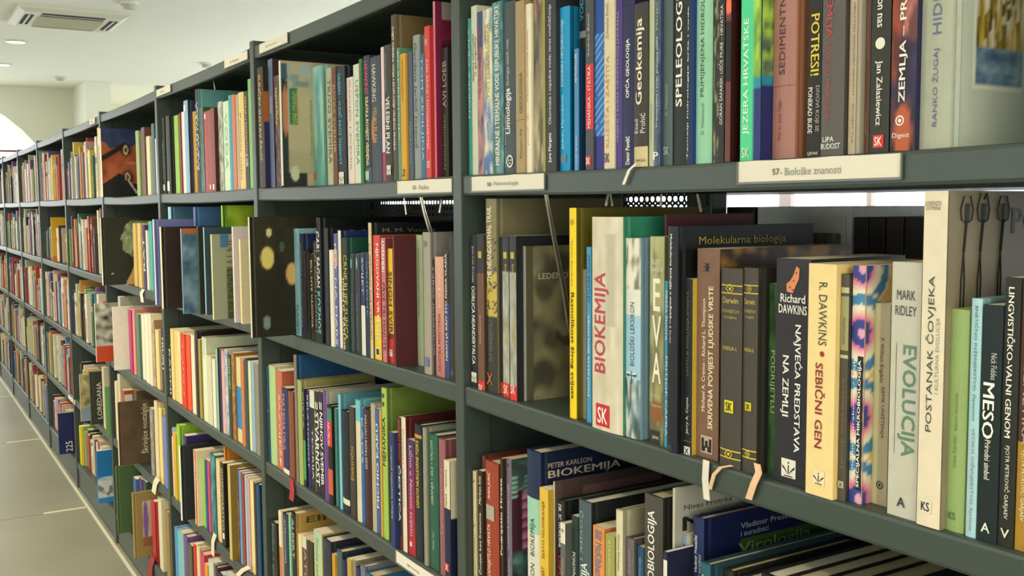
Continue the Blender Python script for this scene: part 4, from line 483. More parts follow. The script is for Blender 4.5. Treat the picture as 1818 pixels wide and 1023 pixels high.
(1,4,-0.7569,-0.7169,0.0097,0.2038,0.15,'p','5c3c34','5c3c34','brown book with a white spine label',{'t':[('ATOM','b8a89c',0.0673,0.1772,0.5,0.4,'d',0)],'em':[('r','d0ccb4',0.1939,0.4,0.7,'')]}),
(1,4,-0.7106,-0.6858,0.0085,0.208,0.15,'p','34321f','34321f','dark olive paperback',{}),
(1,4,-0.68,-0.6322,0.0096,0.2416,0.175,'p','c8c88c','c8b878','yellow green book with cream pages',{'t':[('Prirodne znanosti','4c8c74',0.1193,0.2257,0.4,0.4,'d',0)],'a':[('g','d8c850','a8c4a4')]}),
(1,4,-0.6182,-0.5736,0.0064,0.2418,0.175,'h','30303c','2a2a36','thick violet black book',{}),
(1,4,-0.5732,-0.5576,0.0085,0.219,0.15,'p','c8982c','c8982c','short mustard yellow booklet',{}),
(1,4,-0.557,-0.529,0.0134,0.2324,0.175,'h','4c5c64','30404c','slate blue grey hardback',{}),
(1,4,-0.5179,-0.4967,0.0098,0.2243,0.15,'h','24244c','24244c','navy blue hardback,low',{}),
(1,4,-0.4853,-0.4651,0.0065,0.2358,0.175,'p','b8984c','b8984c','tan paperback',{}),
(1,4,-0.4647,-0.4498,0.0099,0.2389,0.175,'p','8c8468','8c8468','taupe paperback',{}),
(1,4,-0.4482,-0.4282,0.0101,0.2289,0.175,'h','2c305c','2c305c','navy book with white top edge',{}),
(1,4,-0.4221,-0.4008,0.0088,0.2417,0.175,'h','70747c','70747c','grey hardback,low',{}),
(1,4,-0.4004,-0.3616,0.0108,0.2332,0.175,'h','2c6484','2c6484','bright steel blue hardback',{}),
(2,1,-1.9712,-1.9391,0.0107,0.2388,0.175,'h','2b2d26','2b2d26','black book with a white spine label',{'t':[('enciklopedija','b0b0a0',0.0423,0.1668,0.5,0.4,'u',0)],'em':[('q2','e8e0cc',0.0191,0.5,0.6,'')]}),
(2,1,-1.9068,-1.8568,0.0076,0.239,0.175,'h','2f322a','2f322a','thick black book with a white spine label',{'em':[('r','ece4d8',0.0229,0.5,0.6,'')]}),
(2,1,-1.7979,-1.7479,0.0077,0.2339,0.175,'p','8cb828','8cb828','lime green book',{}),
(2,1,-1.7249,-1.7143,0.0052,0.2364,0.175,'p','8c2c5c','8c2c5c','very thin magenta booklet',{}),
(2,1,-1.7139,-1.6771,0.0099,0.239,0.175,'p','f0ead0','f0ead0','cream white paperback',{}),
(2,1,-1.6439,-1.5987,0,0.2643,0.175,'h','8cacc8','2c3450','light blue book with navy cover',{'em':[('r','e8ecec',0.2438,0.4,0.4,'')]}),
(2,1,-1.5981,-1.567,0.0127,0.2312,0.175,'p','c89c48','c89c48','slim golden tan book',{}),
(2,1,-1.5403,-1.5101,0.0073,0.2874,0.2,'h','2c302c','6aa4a0','tall black spine with white lettering,teal cover',{'t':[('KAZALO PAKLA','e8e8e0',0.063,0.2515,0.5,0.8,'u',1)]}),
(2,1,-1.5097,-1.4684,0.0088,0.2346,0.175,'p','3c5c3c','3c5c3c','dark green mottled book',{'a':[('n','26341f','5c7c7c',12)]}),
(2,1,-1.4633,-1.4291,0.009,0.2199,0.15,'p','a4403c','4a1a18','leftmost of three brick red volumes',{'em':[('r','e8d8c4',0.2063,0.4,0.4,'')]}),
(2,1,-1.4287,-1.3979,0.0091,0.2201,0.15,'p','984038','4a1a18','middle of three brick red volumes',{'em':[('r','e8d8c4',0.0133,0.4,0.4,'')]}),
(2,1,-1.3836,-1.3478,0.0052,0.2222,0.15,'p','7c3428','4a1a18','rightmost of three brick red volumes',{'em':[('r','e8d8c4',0.0123,0.4,0.4,'')]}),
(2,1,-1.3472,-1.3046,0.0156,0.2358,0.175,'p','9cac94','9cac94','green and white patterned book',{'a':[('n','4c6c54','dcdccc',14)]}),
(2,1,-1.2731,-1.224,0.0081,0.2288,0.175,'p','c8dcb8','c8dcb8','white mint book',{'t':[('VODA','7cb0a0',0.0535,0.1978,0.5,0.5,'d',0)]}),
(2,1,-1.2236,-1.1944,0.0087,0.24,0.175,'h','3c94a0','3c94a0','bright teal book',{}),
(2,1,-1.1885,-1.1622,0.0069,0.238,0.175,'p','c86c4c','c86c4c','salmon orange slim book',{}),
(2,1,-1.1618,-1.1415,0.0084,0.2355,0.175,'p','b8a484','b8a484','beige slim book beside the salmon one',{}),
(2,1,-1.1411,-1.097,0.0094,0.2377,0.175,'h','dcc078','dcc078','cream gold book with faint lettering',{'t':[('Povijest neba','8c6c34',0.0212,0.1874,0.4,0.4,'d',0)]}),
(2,1,-1.0938,-1.062,0.0085,0.2358,0.175,'p','26221c','26221c','black book with gold and white lettering',{'t':[('ZEMLJA U RAVNOTEŽI','d8a030',0.0886,0.2247,0.5,0.6,'d',1),('AL GORE','f0ece0',0.0544,0.0859,0.5,0.6,'d',0)]}),
(2,1,-1.0594,-1.0371,0.009,0.262,0.175,'p','7cb45c','7cb45c','tall slim green book',{}),
(2,2,-1.898,-1.861,0.0042,0.283,0.2,'h','8cc4d0','4c748c','tall light blue spine,steel cover',{}),
(2,2,-1.6788,-1.6608,-0.0911,0.2487,0.19,'h','c8c8d8','7c80b8','lilac blue book jutting out',{'uv':0.02}),
(2,2,-1.5926,-1.5738,0.0051,0.2837,0.2,'h','6474b0','5078a8','tall blue violet spine,steel blue cover',{}),
(2,2,-1.5445,-1.5265,-0.102,0.2293,0.2,'h','e8dcb4','3a2a22','plain dark brown cover jutting over the post',{'uv':0.055,'ca':[('r',0,0,1,1,'3a2a22')]}),
(2,2,-1.3676,-1.3556,-0.0878,0.2268,0.175,'p','7c94b0','4c6c80','blue picture book with orange top',{'uv':0.036,'a':[('g','5c8cb0','8ca0a8')],'ca':[('n','44607c','8ca8b8',6),('r',0,0.95,1,1,'c86c34')]}),
(2,2,-1.3268,-1.3148,-0.0553,0.2328,0.175,'p','3c5c2c','2c2c24','dark green slim book',{'uv':0.02}),
(2,2,-1.3144,-1.3028,0.0071,0.2871,0.2,'h','a8cc28','5c8c1c','tall lime green picture book',{'ca':[('n','6c9420','b8d838',6),('r',0,0,1,0.72,'3cb084')]}),
(2,2,-1.3024,-1.2904,-0.0455,0.23,0.175,'p','9cbcd0','3c5458','grey teal cover with pale blue edge',{'uv':0.02}),
(2,2,-1.1674,-1.1554,-0.0631,0.2138,0.18,'p','dcd8a8','a0a47c','pale olive cover titled NACIONALNI',{'uv':0.047,'ca':[('r',0,0,1,1,'a4a888'),('r',0.75,0,1,0.6,'4c5c34'),('r',0.4,0.85,0.9,1,'4c7c9c')],'cv':[('NACIONALNI','6c7034',0.08,0.92,0.29,0.2)]}),
(2,2,-1.0604,-1.0484,-0.0403,0.2331,0.175,'p','dccccc','dccccc','pinkish white book',{'uv':0.02}),
(2,2,-1.0267,-1.0147,-0.0338,0.2025,0.15,'p','e4d890','e4d890','cream yellow slim book left of black',{'uv':0.02}),
(2,2,-1.0063,-1.0023,-0.0377,0.203,0.15,'p','ecdcb0','ecdcb0','cream slim book right of yellow',{'uv':0.02}),
(2,3,-1.9712,-1.9517,0.0086,0.1682,0.135,'p','3a3c38','3a3c38','slim dark book with white lettering',{'t':[('RADNI','f0ece4',0.0091,0.1564,0.5,0.8,'d',1)]}),
(2,3,-1.9304,-1.8952,0.0055,0.2275,0.175,'p','e8cc84','e8cc84','first of three matching cream yellow volumes',{}),
(2,3,-1.8948,-1.8601,0.0088,0.2272,0.175,'p','e4c880','e4c880','second of three matching cream yellow volumes',{}),
(2,3,-1.8568,-1.8168,0.0084,0.2275,0.175,'p','ecd494','ecd494','third of three matching cream yellow volumes',{}),
(2,3,-1.7937,-1.7437,0.0043,0.229,0.175,'p','d8321c','d8321c','scarlet book with faint lettering',{'t':[('PRIČE','f0a070',0.0395,0.2141,0.5,0.4,'u',0)]}),
(2,3,-1.7433,-1.6934,0.0073,0.2305,0.175,'p','e85020','e85020','orange red book',{}),
(2,3,-1.6752,-1.6356,0.0056,0.2376,0.175,'p','e8dcc0','e8dcc0','cream white book beside orange red one',{}),
(2,3,-1.623,-1.5909,0.0044,0.2531,0.175,'h','24201c','24201c','black slim book,third bay third row',{}),
(2,3,-1.5896,-1.5644,0.0049,0.2333,0.175,'p','a89040','a89040','olive gold thin book',{}),
(2,3,-1.5499,-1.507,0.0062,0.2441,0.175,'p','dce4c4','dce4c4','white green edged book',{}),
(2,3,-1.5035,-1.4535,0.0053,0.1974,0.15,'p','d0cca8','d0cca8','pale grey green book',{}),
(2,3,-1.4456,-1.4167,0.0054,0.1933,0.15,'p','ece0d0','ece0d0','white slim book,third bay',{}),
(2,3,-1.4034,-1.3839,0.0042,0.2284,0.24,'h','8cbc94','302c2c','mint spine with a big black cover',{}),
(2,3,-1.3835,-1.3642,0.0073,0.2273,0.175,'p','2c2c5c','2c2c5c','slim navy book,third bay',{}),
(2,3,-1.3569,-1.3297,0.0067,0.2274,0.175,'p','dca8a4','dca8a4','pink slim book',{}),
(2,3,-1.3293,-1.3026,0.0083,0.2335,0.175,'p','ccd0d0','ccd0d0','white and blue speckled book',{'a':[('n','e4e0d4','5c7cb0',14)]}),
(2,3,-1.298,-1.2717,0.0081,0.2251,0.175,'p','2c3428','2c3428','black book with green lettering',{'t':[('ZELENI SVIJET','8cd88c',0.1297,0.2145,0.5,0.7,'d',1)]}),
(2,3,-1.2575,-1.2317,0.0057,0.2331,0.175,'p','9c6c34','9c6c34','orange black speckled book',{'a':[('n','28221c','d89440',14)]}),
(2,3,-1.2313,-1.1935,0.0103,0.224,0.15,'p','dccc94','dccc94','cream book with bright blue lower half',{'z':[(0.0361,0.1478,'2484c8')]}),
(2,3,-1.1677,-1.1457,0.004,0.2265,0.175,'p','c87848','c87848','salmon orange book,third bay',{}),
(2,3,-1.1453,-1.1193,0.0068,0.229,0.175,'h','2c4c4c','2c4c4c','dark teal book,third bay',{}),
(2,3,-1.1122,-1.0934,0.0059,0.2275,0.175,'p','e0d8a0','e0d8a0','slim cream book beside teal',{}),
(2,3,-1.092,-1.0689,0.0069,0.2272,0.175,'p','8cacc8','8cacc8','slim light blue book',{}),
(2,3,-1.0579,-1.0264,0.0048,0.2289,0.175,'p','8c8470','8c8470','taupe book against the post',{}),
(2,4,-1.9712,-1.9672,0.0098,0.2252,0.175,'p','c8dce0','c8dce0','pale blue white book with blue lettering',{'t':[('PRIVATIZACIJA','4c6cac',-0.02,0.2144,0.5,0.6,'d',0)]}),
(2,4,-1.9669,-1.9483,0.0066,0.1966,0.15,'p','dcd0a8','dcd0a8','cream slim paperback by gold',{}),
(2,4,-1.9357,-1.9037,0.0043,0.2176,0.15,'p','dca42c','dca42c','golden yellow slim book',{}),
(2,4,-1.9033,-1.8657,0.0083,0.2507,0.175,'h','98c43c','98c43c','lime green slim book',{}),
(2,4,-1.8034,-1.7676,0.0047,0.2371,0.175,'p','3c3464','3c3464','violet navy hardback',{}),
(2,4,-1.7001,-1.6821,-0.034,0.2272,0.17,'h','ece4d8','2c3034','white edged book with black cover jutting out',{'uv':0.033}),
(2,4,-1.6361,-1.6017,-0.007,0.2262,0.175,'p','e8d8b4','e8d8b4','cream book with a red title stripe',{'t':[('SIMETRIJA','f0e4d4',0.1039,0.1974,0.5,0.35,'u',1)],'a':[('r',0,0,1,1,'e8d4a8'),('r',0.3,0,0.75,1,'d03428')]}),
(2,4,-1.6013,-1.5747,0.0078,0.2059,0.15,'p','94c854','94c854','lime and white book',{}),
(2,4,-1.5632,-1.5448,0.0064,0.2107,0.15,'p','2c4c94','2c4c94','thin strong blue book',{}),
(2,4,-1.5444,-1.5208,0.0081,0.2111,0.15,'p','c84c6c','c84c6c','thin raspberry pink book',{}),
(2,4,-1.5204,-1.4716,0.0107,0.2373,0.175,'h','3c7c84','3c7c84','teal hardback,fourth row',{'a':[('n','26505a','5c9ca0',5)]}),
(2,4,-1.4537,-1.4187,0.0097,0.2349,0.175,'h','e0c890','e0c890','cream hardback beside teal',{'rb':[([(-1.4587,-0.002,0.4648),(-1.4761,-0.0045,0.4374),(-1.4808,-0.0045,0.3964)],0.0304,'e8dcc0')]}),
(2,4,-1.4065,-1.3974,0.02,0.2786,0.22,'h','e09830','c47c24','tall orange cover',{}),
(2,4,-1.397,-1.3696,0.0069,0.2377,0.175,'p','2a221c','2a221c','black brown book with cream text',{'t':[('GOSPODARSTVO','e4d8b8',0.0461,0.2216,0.5,0.6,'d',0)],'em':[('r','e8e4d8',0.0301,0.5,0.6,'')]}),
(2,4,-1.2935,-1.2765,0.0097,0.244,0.175,'p','8c6470','8c6470','dusty purple book',{'rb':[([(-1.1364,-0.002,0.4678),(-1.1889,-0.0045,0.4432),(-1.2424,-0.0045,0.4113)],0.0263,'e8dcc0')]}),
(2,4,-1.2761,-1.2527,-0.008,0.2594,0.175,'p','c8b870','8c7430','olive cream book with brown cover',{}),
(2,4,-1.2523,-1.2371,0.0085,0.2501,0.175,'p','442c54','442c54','dark violet book with flecks',{'a':[('n','382448','b88c50',14)]}),
(2,4,-1.226,-1.2056,0.0066,0.2501,0.175,'p','6c94c0','6c94c0','mid blue slim book,fourth row',{}),
(2,4,-1.1957,-1.179,0.005,0.251,0.175,'p','9c4034','9c4034','slim rust book',{}),
(2,4,-1.1786,-1.1622,0.0082,0.2484,0.175,'p','a8c4d0','a8c4d0','pale blue slim book,fourth row',{}),
(2,4,-1.1571,-1.1397,0.0079,0.2473,0.175,'p','c8a0a4','c8a0a4','pale rose slim book',{}),
(2,4,-1.1393,-1.1137,0.0107,0.2451,0.175,'p','e8d890','e8d890','creamy yellow book,fourth row',{}),
(2,4,-1.11,-1.0958,0.0108,0.243,0.175,'p','3c2c2c','3c2c2c','thin dark maroon book',{}),
(2,4,-1.0831,-1.0553,0.0083,0.2482,0.175,'h','1c4468','1c4468','deep blue book at the post',{}),
(2,5,-1.9712,-1.9672,0.0065,0.2125,0.15,'p','9cb4d8','9cb4d8','pale violet blue book',{}),
(2,5,-1.9669,-1.9459,0.0103,0.2093,0.15,'h','5c94c8','5c94c8','sky blue thin book',{}),
(2,5,-1.9194,-1.8762,0.004,0.2177,0.15,'h','6cc0c4','6cc0c4','turquoise book',{}),
(2,5,-1.8758,-1.8505,0.0048,0.2221,0.15,'p','a0b4b0','a0b4b0','grey green thin book',{}),
(2,5,-1.8501,-1.8105,0.008,0.2212,0.15,'h','6c5090','6c5090','purple hardback,bottom row',{}),
(2,5,-1.8081,-1.7581,0.0083,0.2074,0.15,'h','5c5c44','5c5c44','olive grey plain book',{}),
(2,5,-1.7232,-1.7011,0.005,0.2303,0.175,'p','d03428','d03428','bright red slim book,bottom row',{}),
(2,5,-1.7007,-1.6641,0.0084,0.2308,0.175,'h','dcc8a0','dcc8a0','cream book beside bright red',{}),
(2,5,-1.6637,-1.6193,0.0102,0.2201,0.15,'h','c84860','c84860','crimson pink book',{}),
(2,5,-1.6028,-1.5705,0.0066,0.2041,0.15,'p','e8982c','e8982c','orange slim book,bottom row',{}),
(2,5,-1.5577,-1.5077,0.007,0.2313,0.175,'h','c8d0bc','c8d0bc','pale grey green book,bottom row',{}),
(2,5,-1.4803,-1.4562,0.0056,0.2331,0.175,'h','5c2c34','5c2c34','dark wine hardback,bottom row',{}),
(2,5,-1.4536,-1.4036,0.006,0.2263,0.175,'h','2c2c5c','2c2c5c','dark indigo hardback,bottom row',{}),
(2,5,-1.3955,-1.3502,0.0108,0.24,0.175,'p','8cbcdc','8cbcdc','sky pale book,bottom row',{}),
(3,1,-2.8,-2.7703,-0.036,0.262,0.21,'p','dcd4bc','3a3028','large cover with two dark eyes,jutting out',{'uv':0.125,'ca':[('ey',)]}),
(3,1,-2.3533,-2.3033,0.0067,0.2249,0.15,'h','9cac70','9cac70','sage green book beside the eyes cover',{}),
(3,1,-2.2797,-2.2297,0.0107,0.2317,0.175,'p','6c4438','6c4438','brown book,fourth bay top row',{}),
(3,1,-2.204,-2.154,0.0104,0.1963,0.15,'p','dcd4a8','dcd4a8','cream book with pale blue foot',{}),
(3,1,-2.1109,-2.07,0.0082,0.231,0.175,'p','2c5c5c','2c5c5c','dark teal book,fourth bay top row',{}),
(3,1,-2.0506,-2.0108,0.0058,0.1794,0.135,'p','e8d8dc','e8d8dc','white book with a magenta edge',{}),
(3,2,-2.5793,-2.5613,-0.0831,0.2487,0.22,'h','e8dcb8','2c2e22','dark cover with a green face in profile',{'uv':0.108,'ca':[('pf',)]}),
(3,2,-2.4809,-2.4309,0.0109,0.2277,0.175,'p','dcbc70','dcbc70','warm cream volume,left one',{}),
(3,2,-2.3861,-2.3361,0.0075,0.2287,0.175,'p','e0c078','e0c078','warm cream volume,right one',{}),
(3,2,-2.3003,-2.264,0.0069,0.2237,0.15,'p','4c3c6c','4c3c6c','violet and white book',{'t':[('RAT','f0ecec',0.0634,0.1809,0.5,0.7,'u',0)],'rb':[([(-2.2958,-0.002,1.1053),(-2.3232,-0.0045,1.0897),(-2.31,-0.0045,1.0589)],0.0464,'e8e0c8')]}),
(3,2,-2.2461,-2.2195,0.0062,0.205,0.15,'p','e8dcc8','e8dcc8','thin white and black book',{}),
(3,2,-2.2189,-2.1689,0.0109,0.2361,0.175,'p','4ca8a4','4ca8a4','teal green book,fourth bay',{}),
(3,3,-2.9017,-2.8897,-0.0637,0.2351,0.14,'p','e0dcc4','c8c4ac','black and white floral cover with red base',{'uv':0.061,'ca':[('n','1f1f1c','e4e0cc',6),('r',0,0,1,0.27,'c8482c')]}),
(3,3,-2.794,-2.7484,0.0074,0.2705,0.175,'p','b8b4a8','a8a498','tall grey white book rising behind the large white one',{}),
(3,3,-2.6648,-2.6528,-0.0385,0.2415,0.2,'p','f0ecd8','f4f0dc','large white book with a small green picture',{'uv':0.046,'a':[('r',0,0,1,1,'e4e0c8'),('r',0.7,0.08,1,0.3,'8ca83c')]}),
(3,3,-2.5972,-2.5472,0.006,0.2358,0.175,'p','b82c6c','b82c6c','magenta book,fourth bay',{}),
(3,3,-2.5304,-2.4898,0.0073,0.2454,0.175,'p','dc8c7c','dc8c7c','red and white slim book',{}),
(3,3,-2.4604,-2.4104,0.0049,0.2327,0.175,'p','5c7c68','5c7c68','grey green book,fourth bay',{}),
(3,3,-2.4009,-2.3533,0.0124,0.2354,0.175,'p','f0e4c8','f0e4c8','first of three off-white books,fourth bay',{}),
(3,3,-2.318,-2.272,0.0071,0.2428,0.175,'p','f0e8d0','f0e8d0','second of three off-white books,fourth bay',{}),
(3,3,-2.2579,-2.2144,0.0061,0.2481,0.175,'p','ecdcb8','ecdcb8','third of three off-white books,fourth bay',{}),
(3,3,-2.214,-2.18,0.0095,0.2322,0.175,'p','a8845c','a8845c','brown patterned slim book',{'a':[('n','7c4c34','dcd0b0',12)]}),
(3,3,-2.1698,-2.1198,0.0098,0.2015,0.15,'p','e0cc88','e0cc88','straw yellow book,fourth bay',{}),
(3,3,-2.058,-2.008,0.0041,0.2206,0.15,'p','3c1c2c','3c1c2c','dark maroon book with white lettering',{'t':[('FRONT','ece4dc',0.0735,0.1858,0.5,0.5,'d',1)]}),
(3,4,-2.9262,-2.8775,0.0057,0.2421,0.175,'p','e0cca0','e0cca0','thin cream book rising behind the brown cover',{}),
(3,4,-2.8603,-2.8103,0.0059,0.2812,0.175,'p','c8c4a4','b8b498','tall pale book rising behind the brown cover',{}),
(3,4,-2.7859,-2.7359,0.0051,0.231,0.175,'p','a84c34','c8b088','rust coloured book behind the brown cover',{'uv':0.032,'ca':[('r',0,0,1,1,'a84c30'),('r',0.1,0,0.9,0.93,'e4dcc0'),('r',0.3,0.8,0.7,0.9,'c8dce4')]}),
(3,4,-2.7056,-2.6556,0.0361,0.2399,0.175,'p','5c5038','5c5038','dark gold book behind the brown cover',{}),
(3,4,-2.4999,-2.4819,-0.0649,0.2332,0.2,'h','dcd4a8','5c4434','brown cover with cream handwriting,jutting out',{'uv':0.107,'ca':[('n','54402f','64503f',4)],'cv':[('Škrinjice nostalgije','e8dcb0',0.15,0.95,0.46,0.16)]}),
(3,4,-2.2943,-2.2443,0.0077,0.2405,0.175,'p','908c84','908c84','grey book with a drawn pattern',{'a':[('n','5c5c58','b8b4a0',12)]}),
(3,4,-2.209,-2.1663,0.0059,0.2785,0.175,'h','e0cca0','e0cca0','tall cream hardback,fourth bay',{}),
(3,4,-2.1659,-2.1231,0.0105,0.2616,0.175,'h','e4d080','e4d080','pale yellow book,fourth bay fourth row',{'rb':[([(-2.1798,-0.002,0.4643),(-2.2157,-0.0045,0.4386),(-2.2488,-0.0045,0.3967)],0.0571,'e8e0c0')]}),
(3,4,-2.1046,-2.0546,0.0095,0.2411,0.175,'h','6c7cc0','6c7cc0','periwinkle blue book',{}),
(3,5,-2.7052,-2.6872,-0.0426,0.2655,0.17,'h','4c643c','4c643c','plain green cover,bottom row',{'uv':0.053}),
(3,5,-2.6227,-2.5727,0.0061,0.2348,0.175,'p','4c6c9c','4c6c9c','dark blue book behind the gold framed one',{}),
(3,5,-2.5474,-2.4974,0.0139,0.2485,0.175,'p','5c3c7c','5c3c7c','violet book behind the gold framed one',{}),
(3,5,-2.4437,-2.3937,0.0073,0.2646,0.175,'p','2c4c3c','2c4c3c','dark green book behind the gold framed one',{}),
(3,5,-2.3821,-2.3641,-0.0461,0.2392,0.17,'h','a08c50','94804c','gold framed book with a violet picture',{'uv':0.06,'ca':[('r',0,0,1,1,'94804c'),('r',0.3,0.15,1,0.86,'c8bca8'),('e',0.5,0.55,0.15,0.3,'7c5ca0'),('e',0.8,0.5,0.12,0.3,'c8a880'),('r',0.3,0.15,1,0.3,'8c5c3c')]}),
(3,5,-2.3262,-2.2762,0.0085,0.2193,0.15,'h','b83c3c','b83c3c','red book with hanging red ribbon',{'rb':[([(-2.3093,-0.002,0.1514),(-2.3411,-0.0045,0.1092),(-2.3687,-0.0045,0.0546)],0.0608,'a02c30')]}),
(3,5,-2.2127,-2.1627,0.0082,0.2573,0.175,'p','dcd4ac','dcd4ac','thick cream book,bottom row',{}),
(3,5,-2.1116,-2.0616,0.0092,0.2329,0.175,'h','9c7c44','9c7c44','gold brown book,bottom row',{}),
(4,4,-3.4026,-3.3906,-0.0575,0.2099,0.14,'p','d8c088','a89c6c','landscape picture cover in yellow and blue',{'uv':0.038,'ca':[('n','6c6c4c','d8c488',6),('r',0,0,1,0.3,'8c9cb0')]}),
(4,4,-3.3141,-3.2961,-0.0299,0.2294,0.16,'h','4c4c3c','3c3c30','black cover with white vertical lettering',{'uv':0.052,'ca':[('r',0,0,1,1,'3c3c30')],'cv':[('LOREDANA','ece8d8',0.1,0.8,0.22,0.12)]}),
(4,4,-3.2066,-3.1566,0.0048,0.2653,0.175,'p','c8bc9c','c8bc9c','beige book beside the black lettered cover',{}),
(4,4,-3.0063,-3.0023,-0.02,0.2073,0.15,'p','6c9c60','6c9c60','green book with dark cap',{}),
(4,5,-3.9345,-3.8845,0.0093,0.1921,0.15,'p','d8c420','d8c420','bright yellow book,bottom row',{}),
(4,5,-3.1674,-3.1554,-0.0374,0.228,0.15,'p','3c84b8','2c78b0','blue cover with a small group photo',{'uv':0.075,'ca':[('r',0,0,1,1,'2474b0'),('r',0,0.04,1,0.5,'7cb8dc'),('r',0,0.12,1,0.42,'d8d8d0'),('n2','c8c8c0','3c4c50',8),('r',0,0.5,1,1,'2474b0'),('r',0,0,1,0.1,'2c84c4')]}),
(5,5,-4.2061,-4.1941,-0.0516,0.2144,0.16,'p','24305c','24305c','navy cover with white numerals 225',{'uv':0.069,'ca':[('r',0,0,1,1,'222c58')],'cv':[('225','ece8e0',0.05,0.3,0.3,0.2)]}),
(5,2,-4.5157,-4.5037,-0.0043,0.2375,0.15,'p','d8a828','c89c24','yellow orange cover with a blue picture',{'uv':0.059,'ca':[('r',0,0,1,1,'c8a020'),('r',0.4,0.15,1,0.45,'5c84a0'),('r',0,0,1,0.12,'b8702c')]}),
]
